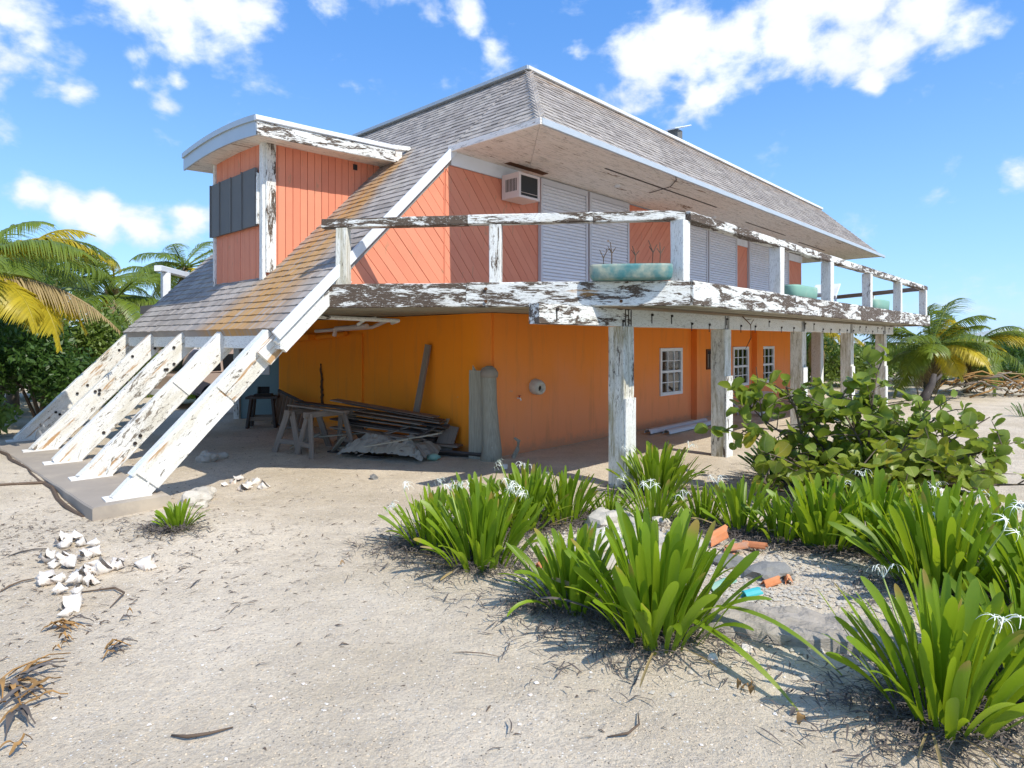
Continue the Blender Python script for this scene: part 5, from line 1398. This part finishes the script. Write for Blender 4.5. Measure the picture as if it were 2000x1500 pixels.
S1_ = [(90, 1150, .24), (145, 1190, .25), (155, 1150, .22), (200, 1130, .26), (230, 1115, .18), (130, 1090, .24), (125, 1115, .2), (165, 1110, .2), (105, 1125, .16), (180, 1150, .16), (140, 1125, .2), (150, 1170, .14), (160, 1090, .15), (185, 1105, .17), (115, 1150, .15)]
S1_ += [(S1_[k % 15][0]+R.uniform(-28, 28), S1_[k % 15][1]+R.uniform(-18, 18), R.uniform(.10, .2)) for k in range(14)]
for k, (a, b, s_) in enumerate(S1_): conch(*gpos(a, b), s_*.8, 'bleached white conch shell in the near pile on the sand at left', 'bleached conch shells heaped at left', k, .05*R.random())
S2_ = [(455, 945), (470, 940), (485, 950), (500, 946), (515, 955), (440, 950), (478, 958), (496, 960), (462, 955), (525, 958)]
for k, (a, b) in enumerate(S2_[:7]): conch(*gpos(a, b), R.uniform(.12, .22), 'bleached conch shell in the far pile below the orange wall', 'bleached conch shells heaped beyond the slab', 50+k)
conch(*gpos(285, 1118), .2, 'flat bleached shell lying right of the near shell pile', None, 70); conch(*gpos(270, 1020), .15, 'small white shell against the front of the concrete slab', None, 71)
conch(*gpos(1700, 980), .16, 'orange-mouthed shell among the lilies below the sea grape', None, 72)
for k, (a, b, s_, lb) in enumerate(((405, 900, .16, 'pale rounded stone on the shaded sand near the slab'), (435, 892, .10, 'small stone on the shaded sand beside the pale one'), (380, 1010, .16, 'brownish rock behind the lone lily tuft'), (395, 985, .13, 'small brown rock behind the lone tuft, farther one'))):
    rock('stone', *gpos(a, b), s_, 'lime_rock', lb, 'stone', None, 90+k, .8)
for k, (a, b, lb) in enumerate(((1457, 1280, 'small white snail shell on the sand before the stone ledge'), (1392, 1300, 'second small white snail shell, left of the other'), (985, 915, 'white shell fragment at the shade edge before the lilies'), (730, 935, 'grey stone chip on the sand before the tarpaulin'))):
    rock('snail_shell' if k < 2 else 'chip', *gpos(a, b), .035 if k < 2 else .06, 'shell' if k != 3 else 'grey_rubble', lb, 'shell' if k != 3 else 'stone', None, 95+k, .9)

# dry sticks and leaves lying alone on the sand
def stick(px0, py0, px1, py1, r0, mat, label, bend=.04, cat='stick', name='stick'):
    a = at(*gpos(px0, py0), .012); b = at(*gpos(px1, py1), .012); o = thing(name, a, 0, label, cat); d = b-a; sd_ = Vector((-d.y, d.x, 0))*bend
    pts = [Vector((0, 0, 0)), d*.3+sd_*2+Vector((0, 0, .01)), d*.65+sd_*2+Vector((0, 0, .012)), d]
    G().tube(pts, [r0*.5, r0, r0*.8, r0*.4], 5).out('stem', mat, o, True); return o
stick(335, 1437, 455, 1424, .010, 'twig', 'curved brown stick on the sand near the bottom edge', -.08)
stick(1186, 1447, 1246, 1398, .007, 'twig', 'thin bent twig on the sand at the bottom centre', -.12)
stick(885, 1278, 975, 1286, .004, 'twig', 'very thin straight twig on the sand below the left lily clumps', .0)
stick(372, 1152, 392, 1135, .006, 'dark_wood', 'short dark twig standing out right of the shell pile', 0)
stick(447, 1203, 471, 1183, .003, 'twig', 'faint thin twig near the picture centre left', 0)
stick(160, 1165, 215, 1190, .010, 'twig', 'curved dark stem ending beside the nearest conch shell', .2)
stick(0, 1168, 70, 1145, .009, 'twig', 'dark stick crossing the left edge beside the shells', .05)
stick(15, 1112, 95, 1098, .008, 'dark_wood', 'dark stick on the sand above the shell pile', .05)
def dryfrond(px, py, n, L, label, seed, spread=1.2, az0=0.):
    r = random.Random(seed); p = at(*gpos(px, py)); L *= .8; o = thing('dry_spray', p, 0, label, 'dry leaf')
    for k in range(n):
        a = az0+r.uniform(-spread, spread); l = L*r.uniform(.5, 1.1); q = Vector((r.uniform(-.08, .08), r.uniform(-.08, .08), .01+r.random()*.03)); d = Vector((math.cos(a), math.sin(a), 0)); s = Vector((-d.y, d.x, 0))
        w_ = r.uniform(.006, .02); cv = r.uniform(-.2, .2); v = []; f = []
        for i in range(7):
            t = i/6; c = q+d*l*t+s*cv*l*t*t+Vector((0, 0, .05*math.sin(t*3.1)*r.uniform(.5, 1))); ww_ = w_*math.sin(min(1, t*1.1+.12)*3.0)+.002
            v += [c-s*ww_, c+Vector((0, 0, -.006)), c+s*ww_]
            if i < 6: b = i*3; f += [(b, b+1, b+4, b+3), (b+1, b+2, b+5, b+4)]
        mesh('blade', v, f, r.choice(('dry_leaf', 'dry_leaf', 'dry_leaf_grey')), o, True)
dryfrond(15, 1340, 16, .42, 'tangle of dry brown palm blades at the lower left edge', 1, 1.5, .3)
dryfrond(30, 1385, 10, .36, 'lower handful of dry brown blades at the left edge', 2, 1.4, .1)
dryfrond(210, 1285, 7, .20, 'small curled dry brown spray on the sand right of the left tangle', 3, .7, .4)
dryfrond(120, 1265, 5, .12, 'little dry brown leaf left of the curled spray', 4, .6, .2)
dryfrond(100, 1235, 9, .26, 'thin dark dry stems lying in front of the shell pile', 5, .4, .2)
dryfrond(240, 1213, 2, .09, 'single reddish brown dry leaf below the shells', 6, .3, .2)
dryfrond(665, 1103, 2, .07, 'small dark curled leaf on the open sand', 7, .4, .5)
dryfrond(5, 1480, 3, .10, 'brown dry leaf at the bottom left corner', 8, .4, 1.)
dryfrond(1575, 1410, 2, .12, 'curled orange dry leaf left of the nearest lily clump', 9, .2, .6)
dryfrond(1455, 1357, 5, .05, 'brown withered tip lying at the end of the long fallen leaf', 10, 1.6, 0)

# litter: dry curled strips under the lilies and thin debris over the yard
rs_ = np.random.RandomState(12)
def strips(n, xs_, ys_, L, wd, name, mat, label, lift=.012):
    x, y = xs_, ys_; a = rs_.uniform(0, 6.283, n) if name != 'yard_litter' else rs_.normal(.25, .6, n)
    l = L*rs_.uniform(.4, 1.3, n); w_ = wd*rs_.uniform(.5, 1.4, n); cv = rs_.uniform(-.5, .5, n); v = np.zeros((n, 8, 3)); z0 = np.array([gh(p, q) for p, q in zip(x, y)])+lift*rs_.uniform(.1, 1, n)
    for i, t in enumerate((0, .35, .7, 1)):
        cx = x+np.cos(a)*l*t-np.sin(a)*cv*l*t*t; cy = y+np.sin(a)*l*t+np.cos(a)*cv*l*t*t; cz = z0+l*.18*math.sin(t*3.1)*rs_.uniform(0, 1.4, n)
        wt_ = w_*(.35, 1, .8, .1)[i]
        for s, q in ((-1, 0), (1, 1)):
            v[:, i*2+q, 0] = cx-np.sin(a)*wt_*s; v[:, i*2+q, 1] = cy+np.cos(a)*wt_*s; v[:, i*2+q, 2] = cz+s*wt_*rs_.uniform(-.6, .6, n)
    f = (np.arange(n)[:, None, None]*8+np.array([[0, 1, 3, 2], [2, 3, 5, 4], [4, 5, 7, 6]])[None]).reshape(-1, 4)
    tag(npmesh(name, v.reshape(-1, 3), f, mat, None), label, 'litter', kind='stuff')
X = []; Y = []
for (x, y, h, s, n, fl, lb) in LC+[(-3.53, 6.6, .3, .12, 0, 0, ''), (4.2, 9.2, .7, .5, 0, 0, '')]:
    k = 1300 if h > .6 else 450; rr_ = np.abs(rs_.normal(0, s*.95+.05, k))+.03; th = rs_.uniform(0, 6.28, k); X.append(x-.06+np.cos(th)*rr_*1.25); Y.append(y-.03+np.sin(th)*rr_*.9)
X = np.concatenate(X); Y = np.concatenate(Y)
strips(len(X), X, Y, .14, .0048, 'leaf_litter', 'litter', 'dark curled dead leaf litter around the feet of the lily clumps', .05)
n = 1700
X = np.concatenate([rs_.normal(-4.6, 1.5, n), rs_.uniform(-6, 5, 300), rs_.normal(-5, 2.4, 700)]); Y = np.concatenate([rs_.normal(5.9, 1.0, n), rs_.uniform(2.6, 9, 300), rs_.uniform(8, 15, 700)])
strips(len(X), X, Y, .070, .0050, 'yard_litter', 'twig', 'thin scattered twigs and dry leaf scraps on the open sand', .006)
# pebbles and shell grit
def pebbles(n, X, Y, smin, smax, mat, name, label):
    base = np.array([(1, 0, 0), (-1, 0, 0), (0, 1, 0), (0, -1, 0), (0, 0, .6), (0, 0, -.6)], float); fc = np.array([(0, 2, 4), (2, 1, 4), (1, 3, 4), (3, 0, 4)])
    s = smin+(smax-smin)*rs_.uniform(0, 1, n)**3; a = rs_.uniform(0, 6.28, n); j = rs_.uniform(.6, 1.3, (n, 6, 1)); p = base[None]*j*s[:, None, None]
    q = p.copy(); q[:, :, 0] = p[:, :, 0]*np.cos(a)[:, None]-p[:, :, 1]*np.sin(a)[:, None]; q[:, :, 1] = p[:, :, 0]*np.sin(a)[:, None]+p[:, :, 1]*np.cos(a)[:, None]
    z = np.array([gh(u_, v_) for u_, v_ in zip(X, Y)]); q[:, :, 0] += X[:, None]; q[:, :, 1] += Y[:, None]; q[:, :, 2] += (z+s*.25)[:, None]
    f = (np.arange(n)[:, None, None]*6+fc[None]).reshape(-1, 3); tag(npmesh(name, q.reshape(-1, 3), f, mat, None), label, 'gravel', kind='stuff')
def fan(n, y0, y1):
    Y = y0+(y1-y0)*rs_.uniform(0, 1, n)**1.3; return rs_.uniform(-.95, .95, n)*Y, Y
X, Y = fan(26000, 2.4, 9); pebbles(len(X), X, Y, .0025, .009, 'grit', 'shell_grit', 'fine pale shell grit over the sand')
X, Y = fan(4500, 2.4, 9); pebbles(len(X), X, Y, .002, .008, 'grey_rubble', 'dark_grit', 'fine dark grit over the sand')
X, Y = fan(500, 2.4, 10); pebbles(len(X), X, Y, .006, .018, 'shell', 'shell_bits', 'small white shell bits scattered on the sand')
n = 5000; X = rs_.normal(2.3, .75, n); Y = rs_.normal(5.3, .75, n); pebbles(n, X, Y, .005, .028, 'lime_rock', 'bed_gravel', 'grey limestone gravel in the planting bed')
n = 2500; X = rs_.normal(1.0, .45, n); Y = rs_.normal(6.2, .5, n); pebbles(n, X, Y, .008, .035, 'lime_rock', 'bed_rubble', 'pale rubble chips between the lily clumps')
